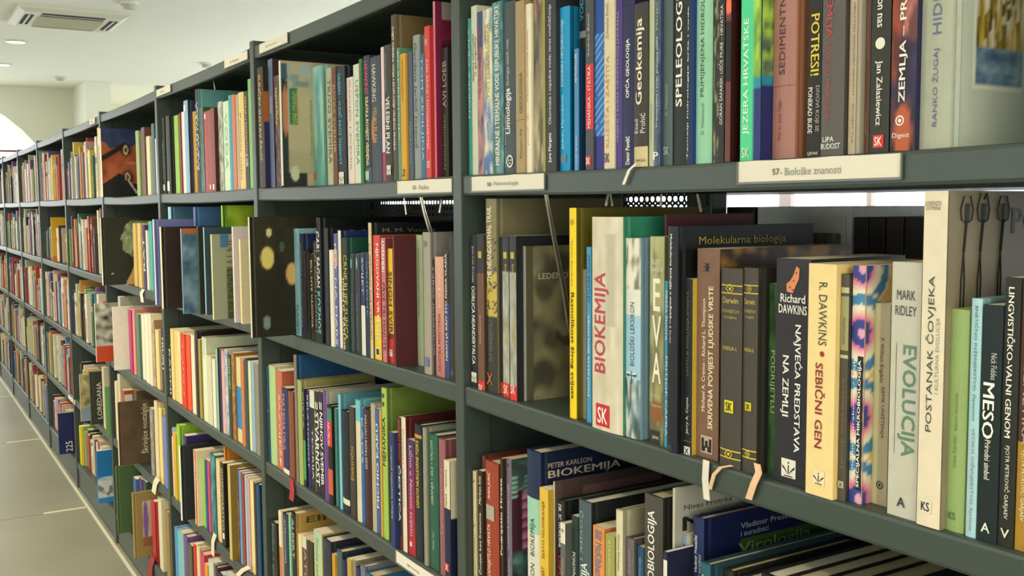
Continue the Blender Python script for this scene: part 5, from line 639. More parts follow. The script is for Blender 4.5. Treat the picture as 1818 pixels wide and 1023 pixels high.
# ---------------- prints (flat artwork on covers, drawn as coloured cells) ----------------
def fb(x, y, z=0.): return noise.noise(Vector((x, y, z))) * .65 + noise.noise(Vector((x * 2.1, y * 2.1, z + 7))) * .35
def mixc(a, b, t): t = max(0, min(1, t)); return tuple(p + (q - p) * t for p, q in zip(a, b))
def art(ops, u, v, asp, sd):
    c = (.3, .3, .3)
    for o in ops:
        k = o[0]
        if k == 'n': c = mixc(lin(o[1]), lin(o[2]), .5 + 1.3 * fb(u * asp * o[3], v * o[3], sd))
        elif k == 'n2':
            t = fb(u * asp * o[3] + 9, v * o[3] + 3, sd + 5); c = mixc(c, lin(o[2]) if t > 0 else lin(o[1]), min(1, abs(t) * 4) * .8)
        elif k == 'r' and o[1] <= u <= o[3] and o[2] <= v <= o[4]: c = lin(o[5])
        elif k == 'g': c = mixc(lin(o[1]), lin(o[2]), v)
        elif k == 'g2': c = mixc(c, lin(o[2]), max(0, v - .4) * 1.2 * (.5 + fb(u * 3, v * 2, sd)))
        elif k == 'e':
            d = math.hypot((u - o[1]) / o[3], (v - o[2]) / o[4]); c = mixc(c, lin(o[5]), (1.12 - d) * 5)
        elif k == 'st':
            if o[1] <= v <= o[2]: c = lin(o[3]) if (v * 26 - u * 1.6) % 1 < .22 else lin(o[4])
        elif k == 'ci':                              # concentric flower rings running over spine and cover
            W_ = asp / 4 if o[1] == 0 else asp; du = (u - .8) * W_ if o[1] == 0 else (u + .04) * W_
            c = lin('e8a8a8') if du < .03 else lin('ecc070')
            for cv_ in (.99, .72, .37, .02):
                d = math.hypot(du, v - cv_) / .165 + .03 * fb(u * 12, v * 40)
                if d < 1:
                    c = lin('4c84ac')
                    if d < .74: c = lin('e8dcc0')
                    if d < .6: c = mixc(lin('e8dcc0'), lin('e07898'), (.6 - d) * 5)
                    if d < .36: c = lin('3c4488')
                    if d < .13: c = lin('d8a0b8')
                elif d < 1.08: c = lin('f0e0b8')
        elif k == 'br':
            if o[1] < v < o[2] and (abs(fb(u * asp * 5, v * 9, 2)) < .035 or abs(fb(u * asp * 9, v * 16, 8)) < .03): c = lin('2c2c20')
        elif k == 'cr':
            if abs(v - .62 - .05 * math.sin(u * 13) - .06 * fb(u * 5, 2)) < .012 and u > .35: c = lin('22221c')
            if abs(v - .38 - .1 * fb(u * 4, 1)) < .03 and u > .2: c = mixc(c, lin('26261e'), .7)
        elif k == 'pk':
            if .42 < v < .80:
                t = (v * 16) % 1; s = abs((u * 2.2) % 1 - .5)
                c = mixc(lin('f0b8d0'), lin('b82878'), t * 1.3) if s < .33 else lin('4c2c3c')
            if .76 < v < .9 and (v * 34) % 1 < .4 and (u * 9) % 1 < .5: c = lin('9cccb8')
        elif k == 'pt':
            u0, v0, u1, v1 = o[1:]
            if u0 < u < u1 and v0 < v < v1:
                a, b2 = (u - u0) / (u1 - u0), (v - v0) / (v1 - v0)
                if min(a, 1 - a) < .02 or min(b2, 1 - b2) < .02: c = lin('e4e4cc')
                elif b2 < .22: c = mixc(lin('3c5c80'), lin('8ca8b4'), .5 + 1.2 * fb(a * 4, b2 * 14, 1))
                elif b2 < .52: c = mixc(mixc(lin('8c741c'), lin('d8b428'), .5 + 1.5 * fb(a * 6, b2 * 4, 4)), lin('e8e4cc') if fb(a * 14, b2 * 5, 3) > 0 else lin('2c3c20'), abs(fb(a * 12, b2 * 3, 9)) * 2.4)
                else: c = mixc(lin('b8bca8'), lin('3c4c24'), .3 + 2 * fb(a * 7, b2 * 7, 6))
        elif k == 'ey':                              # face with two pale eyes turned sideways, blue scarf above, dark cloth below
            c = mixc(lin('c0683c'), lin('8c4424'), .35 + fb(u * 3, v * 4, 2) * 1.4)
            if v > .80 - .10 * math.sin(u * 3) + .02 * math.sin(u * 19): c = mixc(lin('2c3454'), lin('44507c'), .5 + fb(u * 4, v * 5))
            d = abs(v - (.56 + .30 * u))
            if d < .055 and u < .7: c = mixc(lin('241812'), c, max(0, d - .03) * 40)
            for eu, ev in ((.70, .69), (.73, .29)):
                d = math.hypot((u - eu) / .24, (v - ev) / .13)
                if d < 1: c = mixc(c, lin('301a10'), (1 - d) * 1.8)
                d = math.hypot((u - eu) / .075, (v - ev) / .07)
                if d < 1: c = lin('d8c498')
                if d < .6: c = lin('7c5428')
                if d < .28: c = lin('120e0c')
            if v < .19 + .16 * max(0, 1 - abs(u - .5) * 2) * (1 if u < .62 else .6) and not (u > .8 and v > .2): c = mixc(lin('1c1a18'), lin('2c2824'), .5 + fb(u * 3, v * 3))
            if abs((v - .13) + (u - .90) * .75) < .022 and .74 < u < 1: c = lin('d8ccb8')
            d = math.hypot((u - .88) / .25, (v - .50) / .03); c = mixc(c, lin('e8907c'), (1 - d) * .8)
        elif k == 'pf':
            c = lin('2c2e22')
            prof = [(.95, .86), (.90, .70), (.84, .62), (.78, .60), (.74, .54), (.70, .50), (.675, .47), (.65, .54), (.62, .58), (.60, .53), (.575, .55), (.56, .58), (.54, .54), (.515, .57), (.49, .62), (.47, .72), (.42, .86)]
            e_ = 2
            for (va, ua), (vb, ub) in zip(prof, prof[1:]):
                if vb <= v <= va: e_ = ua + (ub - ua) * (va - v) / (va - vb)
            if u > e_: c = mixc(lin('5c6c44'), lin('a8b890'), .5 + 1.4 * fb(u * 5, v * 9, 3))
            if v <= .47 and u > .92 - .5 * max(0, .30 - v) * 1.6 - .35 * max(0, .2 - v): c = lin('d0a468')
            if math.hypot((u - .2) * .5, v - .17) < .011: c = lin('e0e0b8')
    return c
def cover_art(b_, name, ops, w, D_, H, y0, sd, uv=None, dens=.0035):
    uv = uv or D_
    nu, nv = max(6, min(54, int(D_ / dens))), max(8, min(76, int(H / dens))); x = w / 2 + .0004; mb = MB()
    cs = [[art(ops, min(1, i / nu * D_ / uv), j / nv, uv / H * 1., sd) for i in range(nu + 1)] for j in range(nv + 1)]
    mb.v = [(x, y0 + D_ * i / nu, H * j / nv) for j in range(nv + 1) for i in range(nu + 1)]
    for j in range(nv):
        for i in range(nu):
            a = j * (nu + 1) + i; mb.f.append((a, a + 1, a + nu + 2, a + nu + 1)); mb.c.append((cs[j][i], cs[j][i + 1], cs[j + 1][i + 1], cs[j + 1][i]))
    return mb.obj(name, PRINT, b_, cols=True)
# ---------------- text (converted to mesh in one batch) ----------------
JOBS = []
def text(parent, name, s, col, place, bold=0, curve=None): JOBS.append((parent, name, s, col, place, bold, curve))
def spine_y(x, w, bul): return -bul * max(0, 1 - (2 * x / w) ** 2)
def run_jobs():
    cache = {}
    tmp = []
    for j in JOBS:
        key = (j[2], j[5])
        if key in cache: continue
        cu_ = D.curves.new('t', 'FONT'); cu_.body = j[2]; cu_.resolution_u = 2; cu_.offset = 0
        o = D.objects.new('t', cu_); COL.objects.link(o); cache[key] = o; tmp.append(o)
    bpy.context.view_layer.update(); dg = bpy.context.evaluated_depsgraph_get()
    raw = {k_: D.meshes.new_from_object(o.evaluated_get(dg)) for k_, o in cache.items()}
    for k_, m_ in raw.items():
        if k_[1] and m_.vertices:                    # bold: three slightly shifted strikes
            bm = bmesh.new(); bm.from_mesh(m_); g0 = list(bm.verts) + list(bm.edges) + list(bm.faces)
            for dx, dy in ((.035, 0), (.0175, .014)):
                r_ = bmesh.ops.duplicate(bm, geom=g0); bmesh.ops.translate(bm, vec=(dx, dy, 0), verts=[v for v in r_['geom'] if isinstance(v, bmesh.types.BMVert)])
            bm.to_mesh(m_); bm.free()
    for parent, name, s, col, place, bold, curve in JOBS:
        me = raw[(s, bold)].copy()
        if not me.vertices: continue
        xs = [v.co.x for v in me.vertices]; ys = [v.co.y for v in me.vertices]
        x0, x1, y0, y1 = min(xs), max(xs), min(ys), max(ys)
        nv = max(1, len(me.vertices) // 3)
        for v in me.vertices:
            q = place((v.co.x - x0) / max(1e-6, x1 - x0), (v.co.y - y0) / max(1e-6, y1 - y0)); d = .00006 * (v.index // nv) if bold else 0
            v.co = (q[0] + d, q[1], q[2]) if name == 'cover_title' else (q[0], q[1] - d, q[2])
        me.materials.clear(); me.materials.append(INK); me.name = name
        o = link(name, me, parent); o.color = (*lin(col), 1)
    for o in tmp: D.objects.remove(o)
    for m_ in raw.values(): D.meshes.remove(m_)
# ---------------- books ----------------
def cov(mb, w, D_, H, t, bul, cs, cc, zones, hinge):
    path = [(-w / 2, D_), (-w / 2, .004)]; nb = 5
    if hinge: path = [(-w / 2, D_), (-w / 2, .011), (-w / 2 + .0012, .007), (-w / 2, .003)]
    sp = [(-w / 2 + w * i / nb, spine_y(-w / 2 + w * i / nb, w, bul)) for i in range(nb + 1)]
    a = len(path); path += sp; b2 = len(path) - 1
    path += [(-x, y) for x, y in ([(-w / 2, D_), (-w / 2, .011), (-w / 2 + .0012, .007), (-w / 2, .003)] if hinge else [(-w / 2, D_), (-w / 2, .004)])[::-1]]
    inner = [(max(-w / 2 + t, min(w / 2 - t, x)), max(y, t + .0005) if a <= i <= b2 else y) for i, (x, y) in enumerate(path)]
    br = sorted({0., H} | {max(0., min(H, z)) for z0, z1, _ in zones for z in (z0, z1)})
    def zc(z, base):
        for z0, z1, c in zones:
            if z0 - 1e-6 <= z <= z1 + 1e-6: base = c
        return lin(base)
    for i in range(len(path) - 1):
        spine = a <= i < b2; left = i < a
        for z0, z1 in zip(br, br[1:]):
            col = zc((z0 + z1) / 2, cs) if spine else lin(cc if not left else cc)
            (xa, ya), (xb, yb) = path[i], path[i + 1]
            mb.quad((xa, ya, z0), (xb, yb, z0), (xb, yb, z1), (xa, ya, z1), col)
        (xa, ya), (xb, yb) = path[i], path[i + 1]; (ia, ja), (ib, jb) = inner[i], inner[i + 1]
        ct = zc(H, cs) if spine else lin(cc)
        mb.quad((xa, ya, H), (xb, yb, H), (ib, jb, H), (ia, ja, H), ct); mb.quad((ia, ja, H), (ib, jb, H), (ib, jb, 0), (ia, ja, 0), ct)
        mb.quad((xa, ya, 0), (ia, ja, 0), (ib, jb, 0), (xb, yb, 0), ct)
RN = {1: 'top row', 2: 'second row', 3: 'third row', 4: 'fourth row', 5: 'bottom row'}
ORD = 'first second third fourth fifth sixth seventh eighth ninth tenth eleventh twelfth thirteenth fourteenth fifteenth sixteenth seventeenth eighteenth nineteenth twentieth'.split()
def ordn(i): return ORD[i] if i < 20 else '%d%s' % (i + 1, {1: 'st', 2: 'nd', 3: 'rd'}.get((i + 1) % 10, 'th') if (i + 1) // 10 != 1 else 'th')
PGC = ['e8dcbc', 'e0d2aa', 'ece4cc', 'd8c898', 'e6d8b0']
cnt = {}
OCC = {}
WHITE_SQ = {'q', 'q3'}
for (bay, row, X0, X1, Yf, H, Dp, kd, cs, cc, desc, e) in BOOKS:
    idx = cnt.get((bay, row), 0); cnt[(bay, row)] = idx + 1
    desc = desc.replace(',', ', ').replace(',  ', ', ')
    w = X1 - X0; g_ = OCC.setdefault((bay, row), []); g_.append((X0, X1, Yf))
    loc = ((X0 + X1) / 2, Yf, ZB[row] - .0032 * (1 - (2 * ((X0 + X1) / 2 + bay - .0275) / .971 - 1) ** 2) + .0002)
    place_ = '%s book from left on %s, %s bay' % (ordn(idx), RN[row], names[bay])
    lab = desc + ', ' + place_
    if len(re.findall("[A-Za-z0-9']+", lab)) > 16: lab = desc + ', %s, %s bay' % (RN[row], names[bay])
    if len(re.findall("[A-Za-z0-9']+", lab)) > 16: lab = desc + ', %s bay' % names[bay]
    if len(re.findall("[A-Za-z0-9']+", lab)) > 16: lab = ' '.join(desc.split()[:16])
    bk = thing('book', lab, 'book', loc, 'books on the %s of the %s bay' % (RN[row], names[bay]))
    hard = kd == 'h'; t_ = min(.0024 if hard else .0006, w * .2); bul = min(.0022, w * .09) if hard else .0003
    mb = MB(); cov(mb, w, Dp, H, t_, bul, cs, cc, e.get('z', []), hard and w > .008); mb.obj('cover', COVER, bk, cols=True)
    ins = .003 if hard else .0002
    mb = MB(); mb.box(-w / 2 + t_, w / 2 - t_, t_ + .0008, Dp - ins, ins, H - ins); pg = mb.obj('pages', PAPER, bk); pg.color = (*lin(PGC[(idx * 7 + row) % 5]), 1)
    y_at = lambda x, w=w, bul=bul: spine_y(x, w, bul)
    sd = idx * 3.7 + row * 11 + bay
    if 'a' in e:                                     # printed artwork wrapping the spine
        nu, nv = 7, max(10, min(110, int(H / .0022))); mb = MB(); asp = w / H
        cs_ = [[art(e['a'], i / nu, j / nv, asp * 4, sd) for i in range(nu + 1)] for j in range(nv + 1)]
        xx = [-w / 2 + w * i / nu for i in range(nu + 1)]
        mb.v = [(x, y_at(x) - .0002, H * j / nv) for j in range(nv + 1) for x in xx]
        for j in range(nv):
            for i in range(nu):
                q = j * (nu + 1) + i; mb.f.append((q, q + 1, q + nu + 2, q + nu + 1)); mb.c.append((cs_[j][i], cs_[j][i + 1], cs_[j + 1][i + 1], cs_[j + 1][i]))
        mb.obj('spine_print', PRINT, bk, cols=True)
    if 'ca' in e: cover_art(bk, 'cover_picture', e['ca'], w, Dp - .012, H, .012, sd, e.get('uv')) if hard else cover_art(bk, 'cover_picture', e['ca'], w, Dp - .002, H, .001, sd, e.get('uv'))
    for (z0, z1, u0, u1, c) in e.get('bp', []):
        mb = MB(); xa, xb = -w / 2 + w * u0, -w / 2 + w * u1; mb.quad((xa, y_at(xa) - .00035, min(z0, z1)), (xb, y_at(xb) - .00035, min(z0, z1)), (xb, y_at(xb) - .00035, max(z0, z1)), (xa, y_at(xa) - .00035, max(z0, z1)), lin(c)); mb.obj('spine_band', COVER, bk, cols=True)
    for (s, c, za, zb_, ce, sz, di, bo) in e.get('t', []):
        z0, z1 = min(za, zb_), min(max(za, zb_), H + .2)
        if di == 'h':
            xa, xb = -w / 2 + w * (ce - sz / 2), -w / 2 + w * (ce + sz / 2)
            pl = lambda a, b_, xa=xa, xb=xb, z0=z0, z1=z1, y_at=y_at: (xa + (xb - xa) * a, y_at(xa + (xb - xa) * a) - .0006, z0 + (z1 - z0) * b_)
        else:
            if z1 > H - .004:                        # title runs on above the frame: keep it on the spine by cutting letters
                fr = (H - .006 - z0) / (z1 - z0); k_ = max(1, int(len(s) * fr + .3))
                if di == 'u': s = s[:k_]
                else: s = s[len(s) - k_:]
                z1 = min(z1, H - .006)
            hh = w * sz; xc = -w / 2 + w * ce
            if di == 'u': pl = lambda a, b_, xc=xc, hh=hh, z0=z0, z1=z1, y_at=y_at: (xc + hh / 2 - hh * b_, y_at(xc + hh / 2 - hh * b_) - .0006, z0 + (z1 - z0) * a)
            else: pl = lambda a, b_, xc=xc, hh=hh, z0=z0, z1=z1, y_at=y_at: (xc - hh / 2 + hh * b_, y_at(xc - hh / 2 + hh * b_) - .0006, z1 - (z1 - z0) * a)
        text(bk, 'spine_title', s, c, pl, bo)
    for (k_, c, z, ce, sz, tt) in e.get('em', []):
        xc = -w / 2 + w * ce; r = w * sz / 2; mb = MB(); y = y_at(xc) - .0005; C_ = lin(c)
        P = lambda a, b_: (xc + a * r, y - .0001, z + b_ * r)
        tc_ = None
        if k_ in ('q', 'q2', 'q3'):
            mb.quad(P(-1, -1), P(1, -1), P(1, 1), P(-1, 1), C_); tc_ = 'f4ece0' if k_ == 'q' and int(c[0:2], 16) > 150 and int(c[2:4], 16) < 110 else '1c1c1c' if k_ != 'q2' else '2c2a20'
            if tt == 'IZ':                           # sprouting tulip mark: stem, dot and two leaves
                tt = ''; dk = lin('20202c'); y_ = y - .0003; Q = lambda a, b_: (xc + a * r, y_, z + b_ * r)
                mb.quad(Q(-.08, -.6), Q(.08, -.6), Q(.08, .35), Q(-.08, .35), dk); mb.quad(Q(-.1, .5), Q(.1, .5), Q(.1, .7), Q(-.1, .7), dk)
                for s_ in (-1, 1): mb.poly([Q(s_ * .12, -.65), Q(s_ * .3, -.25), Q(s_ * .6, .1), Q(s_ * .9, .3), Q(s_ * .85, .02), Q(s_ * .55, -.2), Q(s_ * .3, -.45)][::s_], dk)
                mb.quad(Q(-.6, -.9), Q(.6, -.9), Q(.6, -.78), Q(-.6, -.78), dk)
        elif k_ == 'r': mb.quad(P(-1, -1), P(1, -1), P(1, 1), P(-1, 1), C_)
        elif k_ == 'dt': mb.poly([P(math.cos(math.tau * i / 20), math.sin(math.tau * i / 20)) for i in range(20)], C_)
        elif k_ in ('o', 'e2', 'fc'):
            n_ = 20
            for i in range(n_):
                a0, a1 = math.tau * i / n_, math.tau * (i + 1) / n_
                mb.quad(P(.72 * math.cos(a0), .72 * math.sin(a0)), P(math.cos(a0), math.sin(a0)), P(math.cos(a1), math.sin(a1)), P(.72 * math.cos(a1), .72 * math.sin(a1)), C_)
            if k_ != 'fc': mb.poly([P(.4 * math.cos(math.tau * i / 12), .4 * math.sin(math.tau * i / 12)) for i in range(12)], C_)
            for sx in (-.32, .32) if k_ == 'fc' else (): mb.quad(P(sx - .14, 0), P(sx + .14, 0), P(sx + .14, .3), P(sx - .14, .3), C_)
            if k_ == 'fc': mb.quad(P(-.3, -.42), P(.3, -.42), P(.3, -.25), P(-.3, -.25), C_)
        elif k_ == 'dm':
            for s_ in (1, -1):
                for a, b_ in (((-1, 0), (-.2, .8)), ((-.2, .8), (.2, .8)), ((.2, .8), (1, 0))): mb.quad(P(a[0], a[1] * s_), P(b_[0], b_[1] * s_), P(b_[0] * .8, b_[1] * s_ * .8 - .1 * s_ * (a[1] > .5)), P(a[0] * .8, a[1] * s_ * .8), C_)
            mb.quad(P(-.25, -.25), P(.25, -.25), P(.25, .25), P(-.25, .25), C_)
        elif k_ == 'ca':                             # castle emblem on a pale square
            mb.quad(P(-1.05, -1.1), P(1.05, -1.1), P(1.05, 1.1), P(-1.05, 1.1), lin('b8a890')); y -= .0002
            for (a, b_, c2, d) in ((-.9, -.9, .9, -.2), (-.9, -.2, -.45, .8), (-.25, -.2, .25, .5), (.45, -.2, .9, .8)): mb.quad(P(a, b_), P(c2, b_), P(c2, d), P(a, d), C_)
            mb.quad((xc - .2 * r, y - .0003, z - .9 * r), (xc + .2 * r, y - .0003, z - .9 * r), (xc + .2 * r, y - .0003, z - .4 * r), (xc - .2 * r, y - .0003, z - .4 * r), lin('b8a890'))
        elif k_ == 'bt':
            mb.poly([P(.45 * math.cos(math.tau * i / 14), .85 * math.sin(math.tau * i / 14)) for i in range(14)], C_)
            for s_ in (-1, 1):
                for q in (-.5, 0, .5): mb.quad(P(.3 * s_, q - .05), P(1.1 * s_, q * 1.9 - .05), P(1.1 * s_, q * 1.9 + .06), P(.3 * s_, q + .05), C_)
        elif k_ == 'bf':                             # butterfly wing
            mb.poly([P(a, b_) for a, b_ in ((-.7, -1), (0, -1.1), (.3, -.5), (.7, .2), (.75, 1.1), (.4, 1.3), (.05, .5), (-.3, 0), (-.75, -.3))], C_)
            for a, b_ in ((-.3, -.6), (.1, 0), (.4, .7), (0, -.8)): mb.quad((xc + (a - .07) * r, y - .0003, z + (b_ - .07) * r), (xc + (a + .07) * r, y - .0003, z + (b_ - .07) * r), (xc + (a + .07) * r, y - .0003, z + (b_ + .07) * r), (xc + (a - .07) * r, y - .0003, z + (b_ + .07) * r), lin('2c2420'))
        elif k_ == 'dr':
            mb.quad(P(-.06, -1.2), P(.06, -1.2), P(.06, .6), P(-.06, .6), C_)
            for q in (.25, -.05):
                for s_ in (-1, 1): mb.poly([P(0, q), P(s_ * .9, q + .25), P(s_ * 1.1, q + .1), P(s_ * .9, q - .08)][::s_], lin('e8e4d4') if q > 0 else C_)
        elif k_ == 'fl': mb.poly([P(.8 * math.cos(math.tau * i / 10), 2.4 * math.sin(math.tau * i / 10) + (0 if i > 5 else .6)) for i in range(10)], C_)
        if mb.f: mb.obj('spine_emblem', COVER, bk, cols=True)
        if tt or k_ == 't':
            tcol = tc_ or c; q = .72 if k_ != 't' else .95
            text(bk, 'spine_emblem', tt, tcol, (lambda a, b_, xc=xc, z=z, r=r, y=y, q=q: (xc + (a * 2 - 1) * r * q, y - .0006, z + (b_ * 2 - 1) * r * q)), 1)
    for key in ('ct', 'cv'):
        for (s, c, u0, u1, v, hh) in e.get(key, []):
            x = w / 2 + .0008
            if key == 'ct': pl = lambda a, b_, x=x, u0=u0, u1=u1, v=v, hh=hh, Dp=Dp, H=H: (x, Dp * (u0 + (u1 - u0) * a), H * (v + hh * b_))
            else: pl = lambda a, b_, x=x, u0=u0, u1=u1, v=v, hh=hh, Dp=Dp, H=H: (x, Dp * (v + hh / 2 - hh * b_), H * (u0 + (u1 - u0) * a))
            text(bk, 'cover_title', s, c, pl, key == 'ct' and hh > .05)
    if 'ca' in e and e['ca'][-1][0] == 'da':         # three dancing ink figures on the cover
        x = w / 2 + .0012; inkm = mat('black_ink', '1c201e', .6)
        def S(pts, r=.0007): tube('ink_figure', [(x, Dp * a, H * b_) for a, b_ in pts], r, inkm, bk, 5)
        for n_, cx in enumerate((.10, .195, .315)):
            S([(cx, .915), (cx, .945), (cx + .002, .962)], .0022 if n_ != 1 else .003)
            S([(cx, .92), (cx - .006, .87), (cx - .012, .82)], .0013)
            S([(cx - .012, .82), (cx - .022, .74), (cx - .024, .64), (cx - .024, .56)]); S([(cx - .012, .82), (cx - .004, .74), (cx - .006, .64), (cx - .01, .56)])
            for s_ in (-1, 1): S([(cx, .905), (cx + .028 * s_, .915), (cx + .036 * s_, .945), (cx + .018 * s_, .985 if n_ != 1 else .993)] + ([(cx + .002, .975)] if n_ == 1 and s_ > 0 else []))
    for (pts, wd_, c) in e.get('rb', []):
        mb = MB(); pv = [Vector(p) - Vector(loc) for p in pts]
        q = [pv[0]]
        for a_, b_ in zip(pv, pv[1:]):
            for k_ in range(1, 4): q.append(a_.lerp(b_, k_ / 3))
        for i, (a_, b_) in enumerate(zip(q, q[1:])):
            o_ = Vector((wd_, 0, .0)); f_ = Vector((0, .0006, 0)); u_ = Vector((0, -.0003 * math.sin(i), 0)); ca_ = lin(c)
            mb.quad(tuple(a_), tuple(a_ + o_ + u_), tuple(b_ + o_ - u_), tuple(b_), ca_); mb.quad(tuple(a_ + f_), tuple(b_ + f_), tuple(b_ + o_ + f_), tuple(a_ + o_ + f_), ca_)
        mb.obj('bookmark_ribbon', COVER, bk, cols=True)['label'] = 'fabric bookmark ribbon hanging over the shelf edge'
# rear side of the double shelving, glimpsed through the gap
for i, (x0, x1, H, c, ds) in enumerate(REAR):
    t = thing('binder' if 'binder' in ds or 'file' in ds else 'book', ds.replace(',', ', '), 'binder' if 'binder' in ds or 'file' in ds else 'book', ((x0 + x1) / 2, .345, ZB[2] + .0003), 'volumes on the rear shelf seen through the gap')
    w = x1 - x0; mb = MB(); mb.box(-w / 2, w / 2, 0, .24, 0, H, lin(c)); mb.obj('cover', COVER, t, cols=True, bev=.0015)
    mb = MB(); mb.box(-w / 2 + .003, w / 2 - .003, -.0006, -.0001, .006, H - .006, lin(c, .9)); mb.obj('pages', COVER, t, cols=True)
    if 'barcode' in ds:
        mb = MB(); mb.box(w / 2 - .075, w / 2 - .008, -.0015, -.0007, H - .075, H - .012, lin('c8c8b8')); s = mb.obj('barcode_sticker', COVER, t, cols=True)
        mb = MB(); x = w / 2 - .066; rr = random.Random(3)
        while x < w / 2 - .018: b_ = rr.choice((.0006, .001, .0015)); mb.box(x, x + b_, -.0018, -.0015, H - .052, H - .036, lin('1c1c1c')); x += b_ + rr.choice((.0006, .001))
        mb.obj('bars', COVER, s, cols=True)
# label cards clipped on the shelf edges
CARD = mat('card_paper', 'e2dbc8', .7)
for (bd, x0, x1, tx, ds) in CARDS:
    zt = (ZT if bd == 0 else ZB[bd]); t = thing('shelf_label', ds.replace(',', ', '), 'label', ((x0 + x1) / 2, -.0012, zt - .015), 'white shelf label cards'); w = x1 - x0; h = .0215
    mb = MB(); n_ = 8
    for i in range(n_):
        xa, xb = -w / 2 + w * i / n_, -w / 2 + w * (i + 1) / n_; ya, yb = [-.0006 - .0010 * math.sin(math.pi * (x / w + .5)) for x in (xa, xb)]
        za, zb_ = [.0006 * math.sin(x * 60) for x in (xa, xb)]
        mb.quad((xa, ya, -h / 2), (xb, yb, -h / 2), (xb, yb, h / 2 + zb_), (xa, ya, h / 2 + za)); mb.quad((xa, ya + .0005, -h / 2), (xa, ya + .0005, h / 2), (xb, yb + .0005, h / 2), (xb, yb + .0005, -h / 2))
    mb.obj('card', CARD, t)
    mb = MB(); mb.box(-w / 2 - .001, w / 2 + .001, -.0022, 0, -h / 2 - .0015, -h / 2 + .0008); mb.box(-w / 2 - .0012, -w / 2, -.0022, 0, -h / 2, h / 2); mb.box(w / 2, w / 2 + .0012, -.0022, 0, -h / 2, h / 2); mb.obj('holder', mat('clear_holder', '6a6c64', .3), t)
    ln = .43 if len(tx) > 18 else .38 if len(tx) > 14 else .3; c0 = -.04 * w
    num, _, rest = tx.partition(' ')
    k_ = (len(num) + .7) / (len(tx) + .7); xs, xe = c0 - ln * w / 2, c0 + ln * w / 2; xm = xs + (xe - xs) * k_
    hh = .0075 if bd == 1 and w > .1 else .006
    text(t, 'number', num, '5c5c5a', (lambda a, b_, xs=xs, xm=xm, hh=hh: (xs + (xm - xs) * a * .92, -.0023, -hh / 2 + hh * b_ * .8)), 1)
    if rest: text(t, 'lettering', rest, '8c8c88', (lambda a, b_, xs=xm, xm=xe, hh=hh: (xs + (xm - xs) * a, -.0023, -hh / 2 - .001 + hh * b_)), 0)
CHROME = mat('chrome_wire', 'b8b4a8', .25, .9)
for pts, ds in WIRES:
    P0 = Vector(pts[0]); t = thing('wire_bookend', ds.replace(',', ', '), 'bookend', tuple(P0), 'wire bookends hanging under the shelf boards')
    L = [Vector(p) - P0 for p in pts]; tube('front_wire', L, .0016 if 'thick' not in ds and 'bent' not in ds else .0022, CHROME, t, 8)
    if 'thick' in ds or 'bent' in ds: tube('rear_wire', [p + Vector((.0, .003 + .001 * i, 0)) for i, p in enumerate(L)], .0018, CHROME, t, 8)
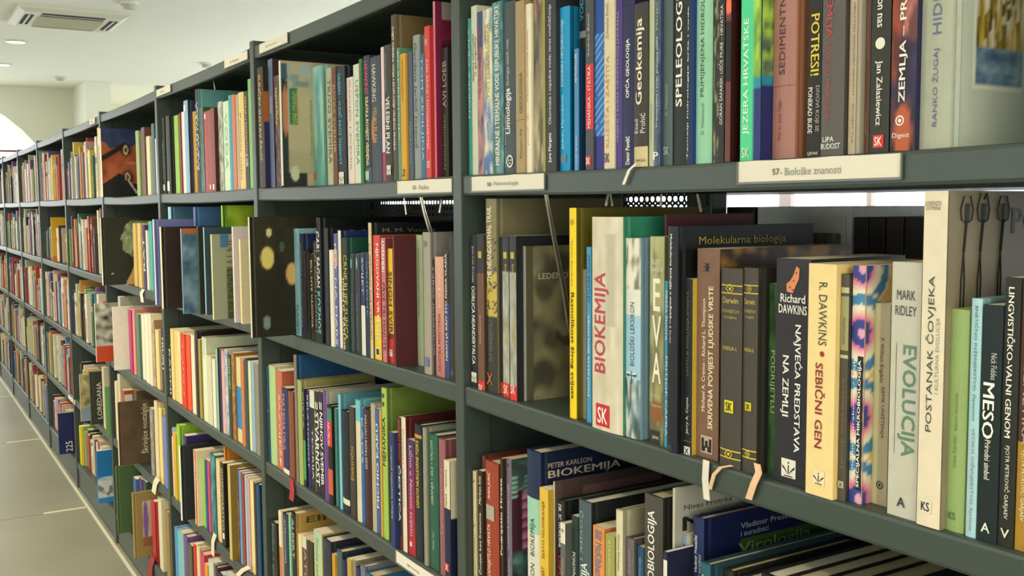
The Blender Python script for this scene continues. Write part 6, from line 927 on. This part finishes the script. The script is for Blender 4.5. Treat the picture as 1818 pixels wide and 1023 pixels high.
# all remaining far books as one countless mass
PAL = ['d8d0b4', 'e4dcc4', 'cfc8ae', 'b8b498', 'a8a48c', '8c8874', 'c8a49c', 'b04030', '9c3028', '4c7cac', '2c4c84', '2c2c5c', '3c6c54', '7ca054', 'd8c458', 'c88c3c', '6c4434', '4c2c34', '2c2c28', '3c3c38', '7c8c8c', '9cb4b8', 'e8e4d8', 'dcd4bc', 'c4bca0', 'd8d0b8', 'b05a3c', '705078']
mb = MB(); rr = random.Random(21)
def fill(row, xa, xb, low=False):
    x = xa
    while x < xb - .008:
        w = min(rr.choice((.012, .016, .02, .022, .028, .035, .045)), xb - x); H = min(.285, max(.15, rr.gauss(.222, .028))) if not low else rr.uniform(.15, .195); y = .004 + rr.random() * .02 + (.012 if low else 0); c = lin(rr.choice(PAL)); z = ZB[row]; d = .15
        mb.box(x + .0004, x + w - .0004, y, y + d, z, z + H, c)
        n_ = len(mb.f) - 5; mb.c[n_] = lin('ddd0ac') if w > .01 else c        # page block colour on top
        if rr.random() < .6:
            hz = z + H * rr.uniform(.55, .85); c2 = lin(rr.choice(PAL)); mb.quad((x + .002, y - .0005, hz), (x + w - .002, y - .0005, hz), (x + w - .002, y - .0005, hz + H * .1), (x + .002, y - .0005, hz + H * .1), c2)
        if rr.random() < .7:
            c2 = lin(rr.choice(('e8e4d8', '2c2c28', 'd8c458', '9c3028'))); zz = z + H * .1; ze = z + H * rr.uniform(.4, .75)
            while zz < ze: mb.quad((x + w * .35, y - .0008, zz), (x + w * .65, y - .0008, zz), (x + w * .65, y - .0008, zz + .007), (x + w * .35, y - .0008, zz + .007), c2); zz += .0115
        x += w + (rr.random() < .05) * .03
def spans(bay, row):
    L = -bay + .03; R = -bay + .996; occ = sorted(OCC.get((bay, row), []))
    return L, R, occ
for bay in range(1, 9):
    for row in range(1, 6):
        L, R = -bay + .03, -bay + .996; occ = sorted(OCC.get((bay, row), []))
        if not occ:
            if bay > 3: fill(row, L, R)
            continue
        if bay < 2: continue
        cur_ = L; jut = False
        for x0, x1, y_ in occ + [(R, R, 0)]:         # unseen neighbours behind jutting covers, and the rest of far rows
            if x0 - cur_ > .03 and (y_ < -.02 or bay > 3): fill(row, cur_ + (.11 if jut else .002), x0 - .002, True)
            cur_ = x1; jut = y_ < -.02
ob = mb.obj('books', COVER, cols=True)
tag(ob, 'closely packed far books of many colours filling the distant bays', 'book', None, 'stuff')
mb = MB(); rr = random.Random(8)  # dark rear volumes added to stop light leaking through the perforated panels
for bay, rows_, x_hi in ((0, (1, 3), .998), (1, (1, 2, 3), .998), (2, (1, 2, 3), .998)):
    for row in rows_:
        x = -bay + .04
        while x < -bay + x_hi - .05:
            w = rr.uniform(.018, .05); H = rr.uniform(.24, .285); c = lin(rr.choice(('2c2c2a', '3a3430', '34302c', '4c4a40', '2a302c', '5c2c28', '3c4448'))); z = ZB[row]
            mb.box(x, x + w - .001, .345, .53, z, z + H, c); x += w + (rr.random() < .12) * .03
o = mb.obj('books', COVER, cols=True); tag(o, 'dark added volumes on the rear side, glimpsed through the perforated steel', 'book', None, 'stuff')  # added rear volumes that stop light leaking through the panels
run_jobs()
